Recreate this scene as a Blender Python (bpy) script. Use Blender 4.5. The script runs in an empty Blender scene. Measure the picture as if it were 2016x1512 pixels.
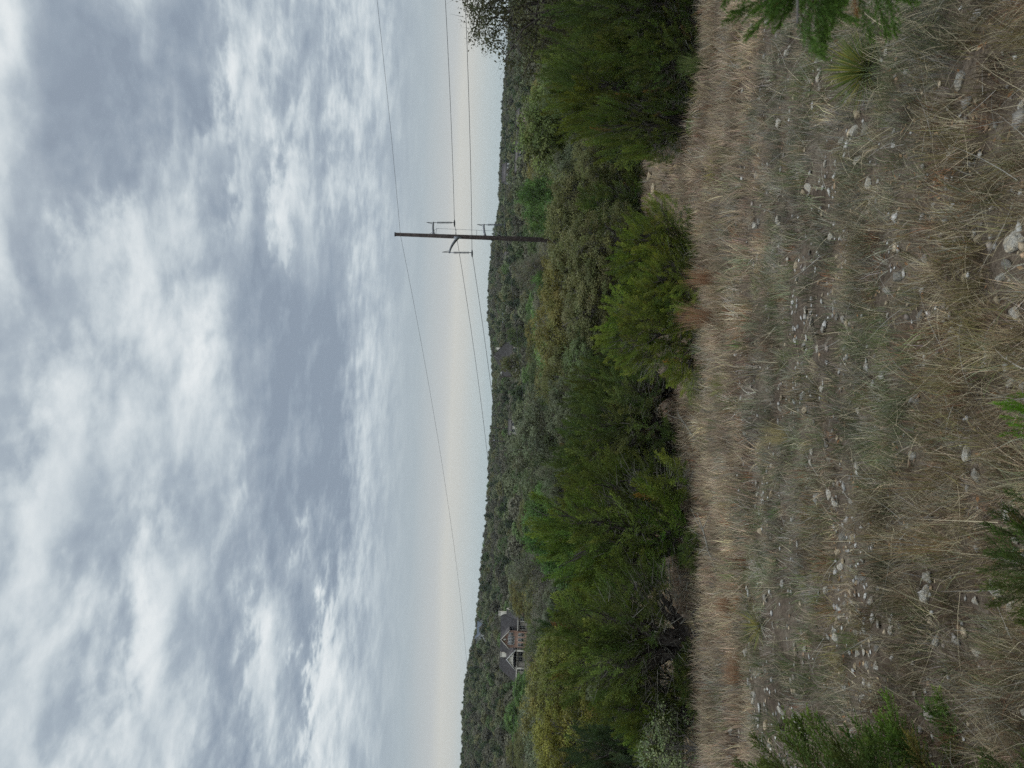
import bpy, math, random
import numpy as np
from mathutils import Vector, Matrix

rad = math.radians
S = bpy.context.scene
COL = S.collection

# ------------------------------------------------------------------ camera
F = 1456.0                      # focal length in photo pixels (26 mm on 36 mm over 2016 px)
ROLL = rad(2.0); PITCH = rad(0.51)
fw = Vector((0, math.cos(PITCH), -math.sin(PITCH)))
up0 = Vector((0, math.sin(PITCH), math.cos(PITCH)))
r0 = Vector((1, 0, 0))
RI = math.cos(ROLL) * r0 + math.sin(ROLL) * up0        # towards the photo's upper edge (the phone was held sideways)
UI = -math.sin(ROLL) * r0 + math.cos(ROLL) * up0       # towards the photo's sky side
cam_d = bpy.data.cameras.new('camera')
cam = bpy.data.objects.new('camera', cam_d); COL.objects.link(cam)
m = Matrix.Identity(4)
for i in range(3):
    m[i][0] = -UI[i]; m[i][1] = RI[i]; m[i][2] = -fw[i]
cam.matrix_world = m
cam_d.sensor_fit = 'HORIZONTAL'; cam_d.sensor_width = 36; cam_d.lens = 26
cam_d.clip_start = 0.05; cam_d.clip_end = 6000
cam_d.dof.use_dof = True; cam_d.dof.focus_distance = 8.0; cam_d.dof.aperture_fstop = 26 / 4.0
S.camera = cam

def at(ix, iy, Y):
    """World point seen at photo pixel (ix, iy) at forward distance Y."""
    d = fw * F + RI * ((1512 - iy) - 756) + UI * (1008 - ix)
    return d * (Y / d.y)

# ------------------------------------------------------------------ noise
def _h(xi, yi, s):
    v = np.sin(xi * 127.1 + yi * 311.7 + s * 74.7) * 43758.5453
    return v - np.floor(v)
def vnoise(x, y, s=0):
    x = np.asarray(x, float); y = np.asarray(y, float)
    xi = np.floor(x); yi = np.floor(y); fx = x - xi; fy = y - yi
    fx = fx * fx * (3 - 2 * fx); fy = fy * fy * (3 - 2 * fy)
    a = _h(xi, yi, s); b = _h(xi + 1, yi, s); c = _h(xi, yi + 1, s); d = _h(xi + 1, yi + 1, s)
    return (a * (1 - fx) + b * fx) * (1 - fy) + (c * (1 - fx) + d * fx) * fy
def fbm(x, y, s=0, o=4):
    t = 0; a = 0.5; n = 0
    for k in range(o):
        t = t + a * vnoise(np.asarray(x) * 2 ** k, np.asarray(y) * 2 ** k, s + k * 7); n += a; a *= 0.5
    return t / n
def sstep(a, b, x):
    t = np.clip((np.asarray(x, float) - a) / (b - a), 0, 1); return t * t * (3 - 2 * t)

# ------------------------------------------------------------------ terrain (heights relative to the eye)
_PY = [-60, -20, 0, 5, 10, 18, 24, 32, 42, 60, 90, 130, 200, 300, 450, 700, 1000, 6000]
_PZ = [7.0, 1.6, -1.6, -2.45, -3.3, -4.68, -5.3, -5.9, -7.6, -9.8, -11.0, -11.0, -10.5, -8.5, -6.0, -3, -2, -2]
_gy = np.linspace(-60, 6000, 24241)
_gz = np.interp(_gy, _PY, _PZ)
_k = np.hanning(41); _k /= _k.sum()
_gz = np.convolve(np.pad(_gz, 20, mode='edge'), _k, 'valid')
# ridge line: elevation (tangent, per mille of F px) against azimuth tangent
_SKT = np.array([-0.75, -0.511, -0.442, -0.402, -0.374, -0.339, -0.305, -0.236, -0.168, -0.099, -0.030, 0.038, 0.093, 0.148, 0.19, 0.245, 0.279, 0.327, 0.382, 0.430, 0.451, 0.6, 0.8])
_SKE = np.array([58, 53, 55, 53, 47.5, 37, 33, 27.5, 19, 20.5, 18, 24.5, 32, 34, 30, 19, 20.5, 19, 20, 16, 13, 13, 13]) / F
def ridge_D(t):
    return np.interp(t, [-0.6, -0.3, 0.0, 0.6], [720, 820, 1050, 1250])
def ground(x, y):
    x = np.asarray(x, float); y = np.asarray(y, float)
    base = np.interp(y, _gy, _gz)
    base = base + 0.015 * np.clip(x, -12, 12) * sstep(4, 14, y) * (1 - sstep(30, 60, y))
    near = (fbm(x * 0.35, y * 0.35, 3) - 0.5) * 0.5 * sstep(3, 9, y) * (1 - sstep(60, 120, y))
    fine = (fbm(x * 2.2, y * 2.2, 9) - 0.5) * 0.10 * (1 - sstep(25, 60, y))
    t = x / np.maximum(np.abs(y), 5.0)
    base = base + 1.7 * np.clip(-t / 0.35, 0, 1) * sstep(120, 205, y)
    D = ridge_D(t)
    rh = np.interp(t, _SKT, _SKE) * D - 4.2
    w = sstep(270, 1.0 * D, y)
    far = base * (1 - w) + rh * w - sstep(1.05 * D, 2.2 * D, y) * 60
    roll_ = (fbm(x * 0.012, y * 0.012, 21) - 0.5) * 9 * sstep(150, 350, y) * (1 - sstep(0.7 * D, 0.95 * D, y))
    return far + near + fine + roll_
def gz(x, y):
    return float(ground(x, y))
def on_ground(ix, iy):
    """Where the sight line through photo pixel (ix, iy) first meets the ground."""
    d = fw * F + RI * ((1512 - iy) - 756) + UI * (1008 - ix)
    d = d / d.y
    ys = np.linspace(1.0, 60, 6000)
    hit = np.nonzero(d.z * ys <= ground(d.x * ys, ys))[0]
    y = ys[hit[0]] if len(hit) else 60.0
    return Vector((d.x * y, y, gz(d.x * y, y)))

# ------------------------------------------------------------------ materials
def mat(name):
    mt = bpy.data.materials.new(name); mt.use_nodes = True
    nt = mt.node_tree; nt.nodes.clear()
    return mt, nt, nt.nodes, nt.links
def N(nt, typ, **kw):
    n = nt.nodes.new(typ)
    for k, v in kw.items():
        if k == 'inp':
            for a, b in v.items(): n.inputs[a].default_value = b
        else: setattr(n, k, v)
    return n
def out_principled(nt, color_socket=None, rough=0.8, spec=0.2, transl=0.0, bump=None, color=None):
    L = nt.links
    o = N(nt, 'ShaderNodeOutputMaterial')
    p = N(nt, 'ShaderNodeBsdfPrincipled', inp={'Roughness': rough, 'Specular IOR Level': spec})
    if color is not None: p.inputs['Base Color'].default_value = (*color, 1)
    if color_socket is not None: L.new(color_socket, p.inputs['Base Color'])
    if bump is not None: L.new(bump, p.inputs['Normal'])
    if transl:
        t = N(nt, 'ShaderNodeBsdfTranslucent')
        if color_socket is not None: L.new(color_socket, t.inputs['Color'])
        mx = N(nt, 'ShaderNodeMixShader', inp={0: transl})
        L.new(p.outputs[0], mx.inputs[1]); L.new(t.outputs[0], mx.inputs[2]); L.new(mx.outputs[0], o.inputs['Surface'])
    else:
        L.new(p.outputs[0], o.inputs['Surface'])
    return p
def noise(nt, scale, detail=5, rough=0.55, coord='Object', dist=0.0):
    tc = N(nt, 'ShaderNodeTexCoord')
    n = N(nt, 'ShaderNodeTexNoise', inp={'Scale': scale, 'Detail': detail, 'Roughness': rough, 'Distortion': dist})
    nt.links.new(tc.outputs[coord], n.inputs['Vector'])
    return n
def ramp(nt, sock, stops):
    r = N(nt, 'ShaderNodeValToRGB')
    e = r.color_ramp.elements
    while len(e) < len(stops): e.new(0.5)
    for k, (p, c) in enumerate(stops):
        e[k].position = p; e[k].color = (*c, 1)
    nt.links.new(sock, r.inputs[0]); return r.outputs[0]
def mulc(nt, a, b):
    mx = N(nt, 'ShaderNodeMix', data_type='RGBA', blend_type='MULTIPLY', inp={0: 1.0})
    nt.links.new(a, mx.inputs[6]); nt.links.new(b, mx.inputs[7]); return mx.outputs[2]

def leaf_mat(name, transl=0.3, spec=0.15, instancer=False):
    mt, nt, nd, L = mat(name)
    a = N(nt, 'ShaderNodeAttribute', attribute_name='tint')
    if instancer:
        o = N(nt, 'ShaderNodeAttribute', attribute_name='wood_tint', attribute_type='INSTANCER').outputs['Color']
    else:
        o = N(nt, 'ShaderNodeObjectInfo').outputs['Color']
    out_principled(nt, mulc(nt, a.outputs['Color'], o), 0.65, spec, transl)
    return mt
def tint_mat(name, transl=0.0, rough=0.8, spec=0.15):
    mt, nt, nd, L = mat(name)
    a = N(nt, 'ShaderNodeAttribute', attribute_name='tint')
    out_principled(nt, a.outputs['Color'], rough, spec, transl)
    return mt
def noise_mat(name, c1, c2, scale, rough=0.85, bump=0.0, detail=6, spec=0.2, coord='Object', lo=0.35, hi=0.65):
    mt, nt, nd, L = mat(name)
    n = noise(nt, scale, detail, 0.6, coord)
    c = ramp(nt, n.outputs['Fac'], [(lo, c1), (hi, c2)])
    b = None
    if bump:
        bn = N(nt, 'ShaderNodeBump', inp={'Strength': bump, 'Distance': 0.02}); L.new(n.outputs['Fac'], bn.inputs['Height']); b = bn.outputs[0]
    out_principled(nt, c, rough, spec, bump=b)
    return mt

M = {}
M['leaf'] = leaf_mat('leaf')
M['far_leaf'] = leaf_mat('far_leaf', 0.2, 0.1, True)
M['blade'] = tint_mat('grass_blade', 0.3)
M['tint'] = tint_mat('tinted')
M['bark'] = noise_mat('bark', (0.05, 0.042, 0.036), (0.16, 0.145, 0.13), 14, bump=0.5)
M['bark_dark'] = noise_mat('bark_dark', (0.022, 0.018, 0.015), (0.085, 0.07, 0.06), 12, bump=0.5)
M['twig'] = noise_mat('twig_grey', (0.115, 0.105, 0.085), (0.215, 0.20, 0.165), 3)
M['wire'] = noise_mat('wire_metal', (0.03, 0.033, 0.035), (0.05, 0.052, 0.055), 2, rough=0.6)

def rock_mat():
    mt, nt, nd, L = mat('limestone')
    n1 = noise(nt, 5, 8, 0.65); n2 = noise(nt, 22, 6, 0.7); n3 = noise(nt, 2.2, 3, 0.5)
    c1 = ramp(nt, n1.outputs['Fac'], [(0.30, (0.12, 0.114, 0.104)), (0.47, (0.31, 0.298, 0.272)), (0.66, (0.54, 0.52, 0.475))])
    c2 = ramp(nt, n2.outputs['Fac'], [(0.36, (0.42, 0.40, 0.38)), (0.5, (1, 1, 1))])
    c3 = ramp(nt, n3.outputs['Fac'], [(0.4, (1, 1, 1)), (0.7, (0.92, 0.82, 0.68))])
    oi = N(nt, 'ShaderNodeObjectInfo')
    c = mulc(nt, mulc(nt, mulc(nt, c1, c2), c3), oi.outputs['Color'])
    bn = N(nt, 'ShaderNodeBump', inp={'Strength': 0.7, 'Distance': 0.02}); L.new(n2.outputs['Fac'], bn.inputs['Height'])
    out_principled(nt, c, 0.9, 0.15, bump=bn.outputs[0])
    return mt
M['rock'] = rock_mat()

_t0 = on_ground(1325, 345); _t1 = on_ground(1268, 335)
_tk = (_t1.x - _t0.x) / (_t1.y - _t0.y); TRAIL = (_t0.x - _tk * _t0.y, _tk)
def ground_mat():
    mt, nt, nd, L = mat('hillside_soil')
    n1 = noise(nt, 1.3, 8, 0.65); n2 = noise(nt, 14, 6, 0.7); n3 = noise(nt, 70, 4, 0.6)
    c1 = ramp(nt, n1.outputs['Fac'], [(0.32, (0.055, 0.042, 0.032)), (0.5, (0.095, 0.077, 0.060)), (0.68, (0.14, 0.122, 0.098))])
    c2 = ramp(nt, n2.outputs['Fac'], [(0.3, (0.5, 0.47, 0.44)), (0.7, (1.25, 1.2, 1.15))])
    c3 = ramp(nt, n3.outputs['Fac'], [(0.35, (0.6, 0.58, 0.55)), (0.65, (1.2, 1.2, 1.2))])
    near = mulc(nt, mulc(nt, c1, c2), c3)
    n4 = noise(nt, 0.05, 6, 0.6)
    farc = ramp(nt, n4.outputs['Fac'], [(0.35, (0.035, 0.04, 0.022)), (0.6, (0.075, 0.07, 0.045)), (0.75, (0.13, 0.115, 0.085))])
    tc = N(nt, 'ShaderNodeTexCoord'); sp = N(nt, 'ShaderNodeSeparateXYZ'); L.new(tc.outputs['Object'], sp.inputs[0])
    mr = N(nt, 'ShaderNodeMapRange', inp={1: 30.0, 2: 42.0}); L.new(sp.outputs[1], mr.inputs[0])
    mx = N(nt, 'ShaderNodeMix', data_type='RGBA'); L.new(mr.outputs[0], mx.inputs[0]); L.new(near, mx.inputs[6]); L.new(farc, mx.inputs[7])
    # the worn pale trail running back through the gap
    def mth(op, p, q):
        k = N(nt, 'ShaderNodeMath', operation=op)
        for i_, z_ in enumerate((p, q)):
            if isinstance(z_, (int, float)): k.inputs[i_].default_value = z_
            else: L.new(z_, k.inputs[i_])
        return k.outputs[0]
    off = mth('ABSOLUTE', mth('SUBTRACT', sp.outputs[0], mth('ADD', mth('MULTIPLY', sp.outputs[1], TRAIL[1]), TRAIL[0])), 0)
    tn = noise(nt, 1.1, 5, 0.6)
    off = mth('ADD', off, mth('MULTIPLY', mth('SUBTRACT', tn.outputs['Fac'], 0.5), 1.6))
    t1 = N(nt, 'ShaderNodeMapRange', inp={1: 1.7, 2: 0.1}); L.new(off, t1.inputs[0])
    t2 = N(nt, 'ShaderNodeMapRange', inp={1: 18.0, 2: 21.0}); L.new(sp.outputs[1], t2.inputs[0])
    t3 = N(nt, 'ShaderNodeMapRange', inp={1: 46.0, 2: 40.0}); L.new(sp.outputs[1], t3.inputs[0])
    tm = mth('MULTIPLY', mth('MULTIPLY', t1.outputs[0], t2.outputs[0]), t3.outputs[0])
    tcol = ramp(nt, n2.outputs['Fac'], [(0.3, (0.10, 0.077, 0.053)), (0.7, (0.175, 0.138, 0.098))])
    m3 = N(nt, 'ShaderNodeMix', data_type='RGBA'); L.new(tm, m3.inputs[0]); L.new(mx.outputs[2], m3.inputs[6]); L.new(tcol, m3.inputs[7]); mx = m3
    bn = N(nt, 'ShaderNodeBump', inp={'Strength': 0.8, 'Distance': 0.03}); L.new(n2.outputs['Fac'], bn.inputs['Height'])
    out_principled(nt, mx.outputs[2], 0.95, 0.1, bump=bn.outputs[0])
    return mt
M['ground'] = ground_mat()

# ------------------------------------------------------------------ mesh building
class Geo:
    """Collects triangles with a per-vertex colour."""
    def __init__(s): s.v = []; s.f = []; s.c = []; s.n = 0
    def add(s, v, f, c=None):
        v = np.asarray(v, np.float32).reshape(-1, 3); f = np.asarray(f, np.int32).reshape(-1, 3)
        if c is None: c = np.ones((len(v), 3), np.float32)
        c = np.asarray(c, np.float32)
        if c.ndim == 1: c = np.tile(c, (len(v), 1))
        s.v.append(v); s.f.append(f + s.n); s.c.append(c); s.n += len(v)
    def arrays(s):
        return np.concatenate(s.v), np.concatenate(s.f), np.concatenate(s.c)
    def mesh(s, name, mt, smooth=False):
        v, f, c = s.arrays()
        me = bpy.data.meshes.new(name)
        me.vertices.add(len(v)); me.vertices.foreach_set('co', v.ravel())
        me.loops.add(len(f) * 3); me.loops.foreach_set('vertex_index', f.ravel())
        me.polygons.add(len(f))
        me.polygons.foreach_set('loop_start', np.arange(0, len(f) * 3, 3, dtype=np.int32))
        if smooth: me.polygons.foreach_set('use_smooth', np.ones(len(f), bool))
        a = me.attributes.new('tint', 'FLOAT_COLOR', 'POINT')
        cc = np.ones((len(v), 4), np.float32); cc[:, :3] = c
        a.data.foreach_set('color', cc.ravel())
        me.update(calc_edges=True); me.materials.append(mt)
        return me
    def build(s, name, mt, parent=None, smooth=False, loc=None):
        o = bpy.data.objects.new(name, s.mesh(name, mt, smooth)); COL.objects.link(o)
        if parent is not None: o.parent = parent
        if loc is not None: o.location = loc
        return o

def tag(o, label=None, cat=None, group=None, kind=None):
    if label: o['label'] = label
    if cat: o['category'] = cat
    if group: o['group'] = group
    if kind: o['kind'] = kind
    return o
def empty(name, loc, label, cat, group=None, rz=0.0, scale=None):
    o = bpy.data.objects.new(name, None); COL.objects.link(o)
    o.location = loc; o.rotation_euler = (0, 0, rz); o.empty_display_size = 0.2
    if scale is not None: o.scale = scale
    return tag(o, label, cat, group)

def g_tube(g, pts, radii, sides=6, col=None, cap=True):
    pts = [Vector(p) for p in pts]; n = len(pts)
    if not hasattr(radii, '__len__'): radii = [radii] * n
    vs = []
    prev = None
    for i, p in enumerate(pts):
        t = (pts[min(i + 1, n - 1)] - pts[max(i - 1, 0)])
        t = t.normalized() if t.length > 1e-9 else Vector((0, 0, 1))
        if prev is None:
            a = t.orthogonal().normalized()
        else:
            a = prev - t * prev.dot(t)
            a = a.normalized() if a.length > 1e-6 else t.orthogonal().normalized()
        prev = a; b = t.cross(a)
        for k in range(sides):
            w = 2 * math.pi * k / sides
            vs.append(p + (a * math.cos(w) + b * math.sin(w)) * radii[i])
    fs = []
    for i in range(n - 1):
        for k in range(sides):
            k2 = (k + 1) % sides
            q = (i * sides + k, i * sides + k2, (i + 1) * sides + k2, (i + 1) * sides + k)
            fs += [(q[0], q[1], q[2]), (q[0], q[2], q[3])]
    if cap:
        for base, rev in ((0, True), ((n - 1) * sides, False)):
            for k in range(1, sides - 1):
                t = (base, base + k, base + k + 1)
                fs.append(t[::-1] if rev else t)
    g.add([tuple(v) for v in vs], fs, col)
def g_quad(g, a, b, c, d, col=None):
    g.add([a, b, c, d], [(0, 1, 2), (0, 2, 3)], col)
def g_box(g, x0, x1, y0, y1, z0, z1, col=None):
    v = [(x, y, z) for z in (z0, z1) for y in (y0, y1) for x in (x0, x1)]
    f = []
    for q in ((0, 2, 3, 1), (4, 5, 7, 6), (0, 1, 5, 4), (1, 3, 7, 5), (3, 2, 6, 7), (2, 0, 4, 6)):
        f += [(q[0], q[1], q[2]), (q[0], q[2], q[3])]
    g.add(v, f, col)
def g_prism(g, poly, axis, a0, a1, col=None):
    """poly: convex (u, z) outline, extruded along the y axis ('y': u=x) or the x axis ('x': u=y)."""
    n = len(poly); v = []
    for a in (a0, a1):
        for u, z in poly: v.append((u, a, z) if axis == 'y' else (a, u, z))
    f = []
    for k in range(1, n - 1): f += [(0, k, k + 1), (n, n + k + 1, n + k)]
    for k in range(n):
        k2 = (k + 1) % n
        f += [(k, k2, n + k2), (k, n + k2, n + k)]
    g.add(v, f, col)
def frames(d):
    """Two unit vectors at right angles to each row of d."""
    d = d / np.maximum(np.linalg.norm(d, axis=1, keepdims=True), 1e-9)
    r = np.where(np.abs(d[:, 2:3]) < 0.9, np.array([[0, 0, 1.0]]), np.array([[1.0, 0, 0]]))
    a = np.cross(d, r); a /= np.linalg.norm(a, axis=1, keepdims=True)
    return d, a, np.cross(d, a)
# ------------------------------------------------------------------ where the houses stand
_pb = at(1031, 1275, 210); BRICK = Vector((_pb.x, 210, _pb.z))
_ph = at(1012, 700, 330); HIP = Vector((_ph.x, 330, _ph.z))
HOUSES_PRE = [(BRICK.x, BRICK.y + 4, 14.0), (HIP.x, HIP.y + 4, 14.0)]
# (photo rows iy from, to, only trees nearer than, tops must stay below photo column)
LANES = [(1196, 1348, 209, 1033), (648, 748, 326, 1001)]
SMALL = []
def small_site(ix, iy, Y, lim):
    p = at(ix, iy, Y); SMALL.append(Vector((p.x, Y, p.z))); HOUSES_PRE.append((p.x, Y + 2, 6.0))
    if lim: LANES.append((iy - 9, iy + 9, Y - 1, lim))
small_site(955, 1256, 520, 949)     # blue-grey roofed house high on the hill
small_site(1017, 842, 250, 1012)    # pale flat-fronted house by the two poles
small_site(1004, 505, 420, 0)    # white house below the ridge
small_site(1033, 228, 260, 0)    # pinkish house near the overhanging oak
small_site(1026, 305, 300, 0)    # low tan house
small_site(1006, 338, 430, 0)    # dark roofed house at the ridge gap
small_site(1004, 612, 430, 0)    # white house in the trees
# ------------------------------------------------------------------ foliage pieces (numpy triangle arrays)
def tri_leaves(p, d, ln, wd, rng):
    """One narrow diamond-ish leaf (2 triangles) per row: base p, direction d."""
    n = len(p); d, a, b = frames(d)
    w = rng.uniform(0, 2 * np.pi, (n, 1)); s = np.cos(w) * a + np.sin(w) * b
    ln = np.broadcast_to(np.asarray(ln, float), (n,))[:, None]; wd = np.broadcast_to(np.asarray(wd, float), (n,))[:, None]
    v = np.empty((n, 4, 3)); v[:, 0] = p; v[:, 1] = p + d * ln * 0.45 + s * wd * 0.5; v[:, 2] = p + d * ln; v[:, 3] = p + d * ln * 0.45 - s * wd * 0.5
    i = np.arange(n)[:, None] * 4
    f = np.concatenate([i + np.array([[0, 1, 2]]), i + np.array([[0, 2, 3]])])
    return v.reshape(-1, 3), f
def thin_tris(p, d, ln, wd, rng):
    n = len(p); d, a, b = frames(d)
    w = rng.uniform(0, 2 * np.pi, (n, 1)); s = np.cos(w) * a + np.sin(w) * b
    ln = np.broadcast_to(np.asarray(ln, float), (n,))[:, None]; wd = np.broadcast_to(np.asarray(wd, float), (n,))[:, None]
    v = np.empty((n, 3, 3)); v[:, 0] = p + s * wd * 0.5; v[:, 1] = p - s * wd * 0.5; v[:, 2] = p + d * ln
    return v.reshape(-1, 3), np.arange(3 * n).reshape(-1, 3)

def shingles(p, nrm, ln, wd, rng, jit=0.55):
    """Leaves lying roughly across the crown surface: facet normal near nrm."""
    n = len(p); d, a, b = frames(nrm + rng.normal(0, jit, (n, 3)))
    w = rng.uniform(0, 2 * np.pi, (n, 1)); u = np.cos(w) * a + np.sin(w) * b; s = np.cross(d, u)
    ln = np.broadcast_to(np.asarray(ln, float), (n,))[:, None]; wd = np.broadcast_to(np.asarray(wd, float), (n,))[:, None]
    v = np.empty((n, 4, 3)); v[:, 0] = p - u * ln * 0.5; v[:, 1] = p + s * wd * 0.5; v[:, 2] = p + u * ln * 0.5; v[:, 3] = p - s * wd * 0.5
    i = np.arange(n)[:, None] * 4
    return v.reshape(-1, 3), np.concatenate([i + np.array([[0, 1, 2]]), i + np.array([[0, 2, 3]])])

def plume(seed, ns, nl, L, R, ll, lw, ang=0.75, wood=False):
    """A juniper branchlet along +Z: side sprays of small scale-leaf tufts, length L."""
    rng = np.random.default_rng(seed)
    V = []; Fc = []; C = []; n = 0
    cx = rng.uniform(-0.12, 0.12, 2) * L
    def axis(t): return np.array([cx[0] * t * t, cx[1] * t * t, t * L * 0.9])
    for i in range(ns):
        t = (i + 0.5) / ns; az = i * 2.4 + rng.uniform(-0.4, 0.4)
        a = ang * (1.05 - 0.55 * t) + rng.uniform(-0.15, 0.15)
        d = np.array([math.cos(az) * math.sin(a), math.sin(az) * math.sin(a), math.cos(a)])
        sl = R * (1.15 - 0.75 * t) * rng.uniform(0.65, 1.2) * (0.55 + 0.9 * min(t * 2.5, 1) * 0.5)
        u = (np.arange(nl) + 0.6) / nl
        p = axis(t) + d * (sl * u)[:, None] + np.array([0, 0, 1]) * (0.18 * sl * u * u)[:, None]
        ld = d + np.array([0, 0, 0.35]) + rng.normal(0, 0.5, (nl, 3))
        v, f = tri_leaves(p, ld, ll * rng.uniform(0.7, 1.3, nl), lw * rng.uniform(0.7, 1.3, nl), rng)
        c = np.repeat((rng.uniform(0.72, 1.22, nl) * rng.uniform(0.85, 1.15))[:, None], 3, 1)
        g = np.clip(0.6 * t + 0.5 * u - 0.35, 0, 1)[:, None]
        c = c * (1 + g * np.array([[0.62, 0.42, -0.05]]))
        V.append(v); Fc.append(f + n); C.append(np.repeat(c, 4, 0)); n += len(v)
    if wood:
        q = Geo()
        g_tube(q, [axis(t) for t in np.linspace(0, 0.92, 6)], list(np.linspace(0.0038, 0.0012, 6)), 4, (1.5, 0.62, 0.75), cap=False)
        v, f, c = q.arrays(); V.append(v); Fc.append(f + n); C.append(c); n += len(v)
    return np.concatenate(V), np.concatenate(Fc), np.concatenate(C)

def put(g, proto, pos, dirs, scale, tint, rng):
    """Copies of a triangle array, its +Z turned to each direction."""
    v, f, c = proto; k = len(pos)
    d, a, b = frames(dirs)
    w = rng.uniform(0, 2 * np.pi, (k, 1)); a2 = np.cos(w) * a + np.sin(w) * b; b2 = np.cross(d, a2)
    sc = np.broadcast_to(np.asarray(scale, float), (k,))
    R = np.stack([a2, b2, d], 1) * sc[:, None, None]
    vv = np.einsum('vi,kij->kvj', v, R) + pos[:, None, :]
    ff = f[None] + (np.arange(k) * len(v))[:, None, None]
    cc = c[None] * tint[:, None, :]
    g.add(vv.reshape(-1, 3), ff.reshape(-1, 3), np.clip(cc, 0, 4).reshape(-1, 3))

def sphere_dirs(n, rng, up_bias=0.0):
    d = rng.normal(0, 1, (n, 3)); d[:, 2] += up_bias
    return d / np.linalg.norm(d, axis=1, keepdims=True)

def in_lobes(p, lobes, lim, skip=-1):
    bad = np.zeros(len(p), bool)
    for k, (c, r) in enumerate(lobes):
        if k == skip: continue
        bad |= (((p - c) / r) ** 2).sum(1) < lim * lim
    return bad

def limb(g, a, b, ra, rb, rng, sag=0.15, n=6, sides=6):
    a = np.asarray(a, float); b = np.asarray(b, float); L = np.linalg.norm(b - a)
    off = rng.normal(0, 1, 3) * L * sag * 0.5
    pts = [a + (b - a) * t + off * math.sin(math.pi * t) + rng.normal(0, 1, 3) * L * 0.02 + np.array([0, 0, L * sag * 0.5]) * math.sin(math.pi * t) for t in np.linspace(0, 1, n)]
    g_tube(g, pts, list(np.linspace(ra, rb, n)), sides, cap=False)
    return pts

def juniper(seed, W, H, nlobes, nplumes, plumes, stems=4, pl_scale=1.0, twigs=500, low=0.10, name='juniper', bark='bark_dark', point=0.8, lr=(0.19, 0.27), trunk_r=0.09):
    """Dome of upswept plumes on several stems. Returns (crown mesh, trunk mesh)."""
    rng = np.random.default_rng(seed)
    lobes = []
    for k in range(nlobes):
        az = k * 2.4 + rng.uniform(-0.5, 0.5); q = (k + 0.5) / nlobes
        rr = (0.48 - 0.8 * lr[1]) * 1.1 * W * math.sqrt(q) * rng.uniform(0.75, 1.15)
        z = H * (0.70 - 0.42 * q + rng.uniform(-0.09, 0.07)) if lr[0] < 0.15 and k % 3 else H * (0.58 - 0.38 * q + rng.uniform(-0.18, 0.05))
        r = W * rng.uniform(*lr); rz = min(H * rng.uniform(lr[0] * 1.4, lr[1] * 1.4), z - low * H * 0.3)
        lobes.append((np.array([rr * math.cos(az), rr * math.sin(az), z]), np.array([r, r, rz])))
    g = Geo()
    per = int(nplumes / nlobes)
    for k, (c, r) in enumerate(lobes):
        d = sphere_dirs(per * 2, rng, 0.25)
        fr = np.where(rng.random(per * 2) < 0.88, rng.uniform(0.78, 1.05, per * 2), rng.uniform(0.3, 0.78, per * 2))
        p = c + d * r * fr[:, None]
        keep = ~in_lobes(p, lobes, 0.62, k) & (p[:, 2] > low * H * rng.uniform(0.3, 1.2, len(p)))
        p = p[keep][:per]; d = d[keep][:per]
        rad_ = p * np.array([1, 1, 0]); rn = np.linalg.norm(rad_, axis=1, keepdims=True); rad_ = rad_ / np.maximum(rn, 0.05)
        ax = 0.45 * d + 0.35 * rad_ + np.array([[0, 0, 1]]) * point * (0.35 + 0.65 * np.clip(p[:, 2:3] / H * 1.6, 0, 1)) + rng.normal(0, 0.30, (len(p), 3))
        sc = rng.uniform(0.65, 1.2, len(p)) * pl_scale
        L = plumes[0][0][:, 2].max()
        base = p - ax / np.linalg.norm(ax, axis=1, keepdims=True) * (L * 0.55 * sc)[:, None]
        t = np.clip(rng.normal(1, 0.2, (len(p), 1)), 0.5, 1.6) * np.array([[1, 1, 1]]) * (1 + rng.normal(0, 0.06, (len(p), 3)))
        t *= rng.uniform(0.70, 1.25) * np.array([[rng.uniform(0.9, 1.14), 1.0, rng.uniform(0.85, 1.3)]])
        brown = rng.random(len(p)) < 0.008
        t[brown] = t[brown] * np.array([1.7, 0.85, 1.2])
        pick = rng.integers(0, len(plumes), len(p))
        for q in range(len(plumes)):
            s_ = pick == q
            if s_.any(): put(g, plumes[q], base[s_], ax[s_], sc[s_], t[s_], rng)
    tr = Geo()
    for k, (c, r) in enumerate(lobes):
        az = math.atan2(c[1], c[0]); st = k % stems
        b0 = np.array([0.035 * W * math.cos(st * 2.4), 0.035 * W * math.sin(st * 2.4), -0.25])
        mid = np.array([c[0] * 0.45, c[1] * 0.45, c[2] * 0.42])
        limb(tr, b0, mid, trunk_r, trunk_r * 0.65, rng, 0.12)
        limb(tr, mid, c, trunk_r * 0.65, trunk_r * 0.3, rng, 0.15)
        for j in range(7):
            e = c + sphere_dirs(1, rng, 0.2)[0] * r * rng.uniform(0.5, 0.9)
            e[2] = max(e[2], 0.06)
            s0 = mid + (c - mid) * rng.uniform(0, 1)
            limb(tr, s0, e, trunk_r * 0.28, trunk_r * 0.08, rng, 0.2, 5, 4)
    if twigs:
        k = rng.integers(0, nlobes, twigs)
        cc = np.array([l[0] for l in lobes])[k]; rr = np.array([l[1] for l in lobes])[k]
        p = cc + sphere_dirs(twigs, rng) * rr * rng.uniform(0.2, 0.95, (twigs, 1)); p[:, 2] = np.maximum(p[:, 2] * rng.uniform(0.4, 1.0, twigs), 0.05)
        d = p * np.array([1, 1, 0.4]); d = d + rng.normal(0, 0.6, d.shape) * W * 0.15
        v, f = thin_tris(p, d, rng.uniform(0.05, 0.15, twigs) * W, 0.003 * W, rng)
        tw = Geo(); tw.add(v, f)
    crown = g.mesh(name + '_crown', M['leaf']); trunk = tr.mesh(name + '_trunk', M[bark], True)
    twm = tw.mesh(name + '_twigs', M['twig']) if twigs else None
    return crown, trunk, twm

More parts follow.
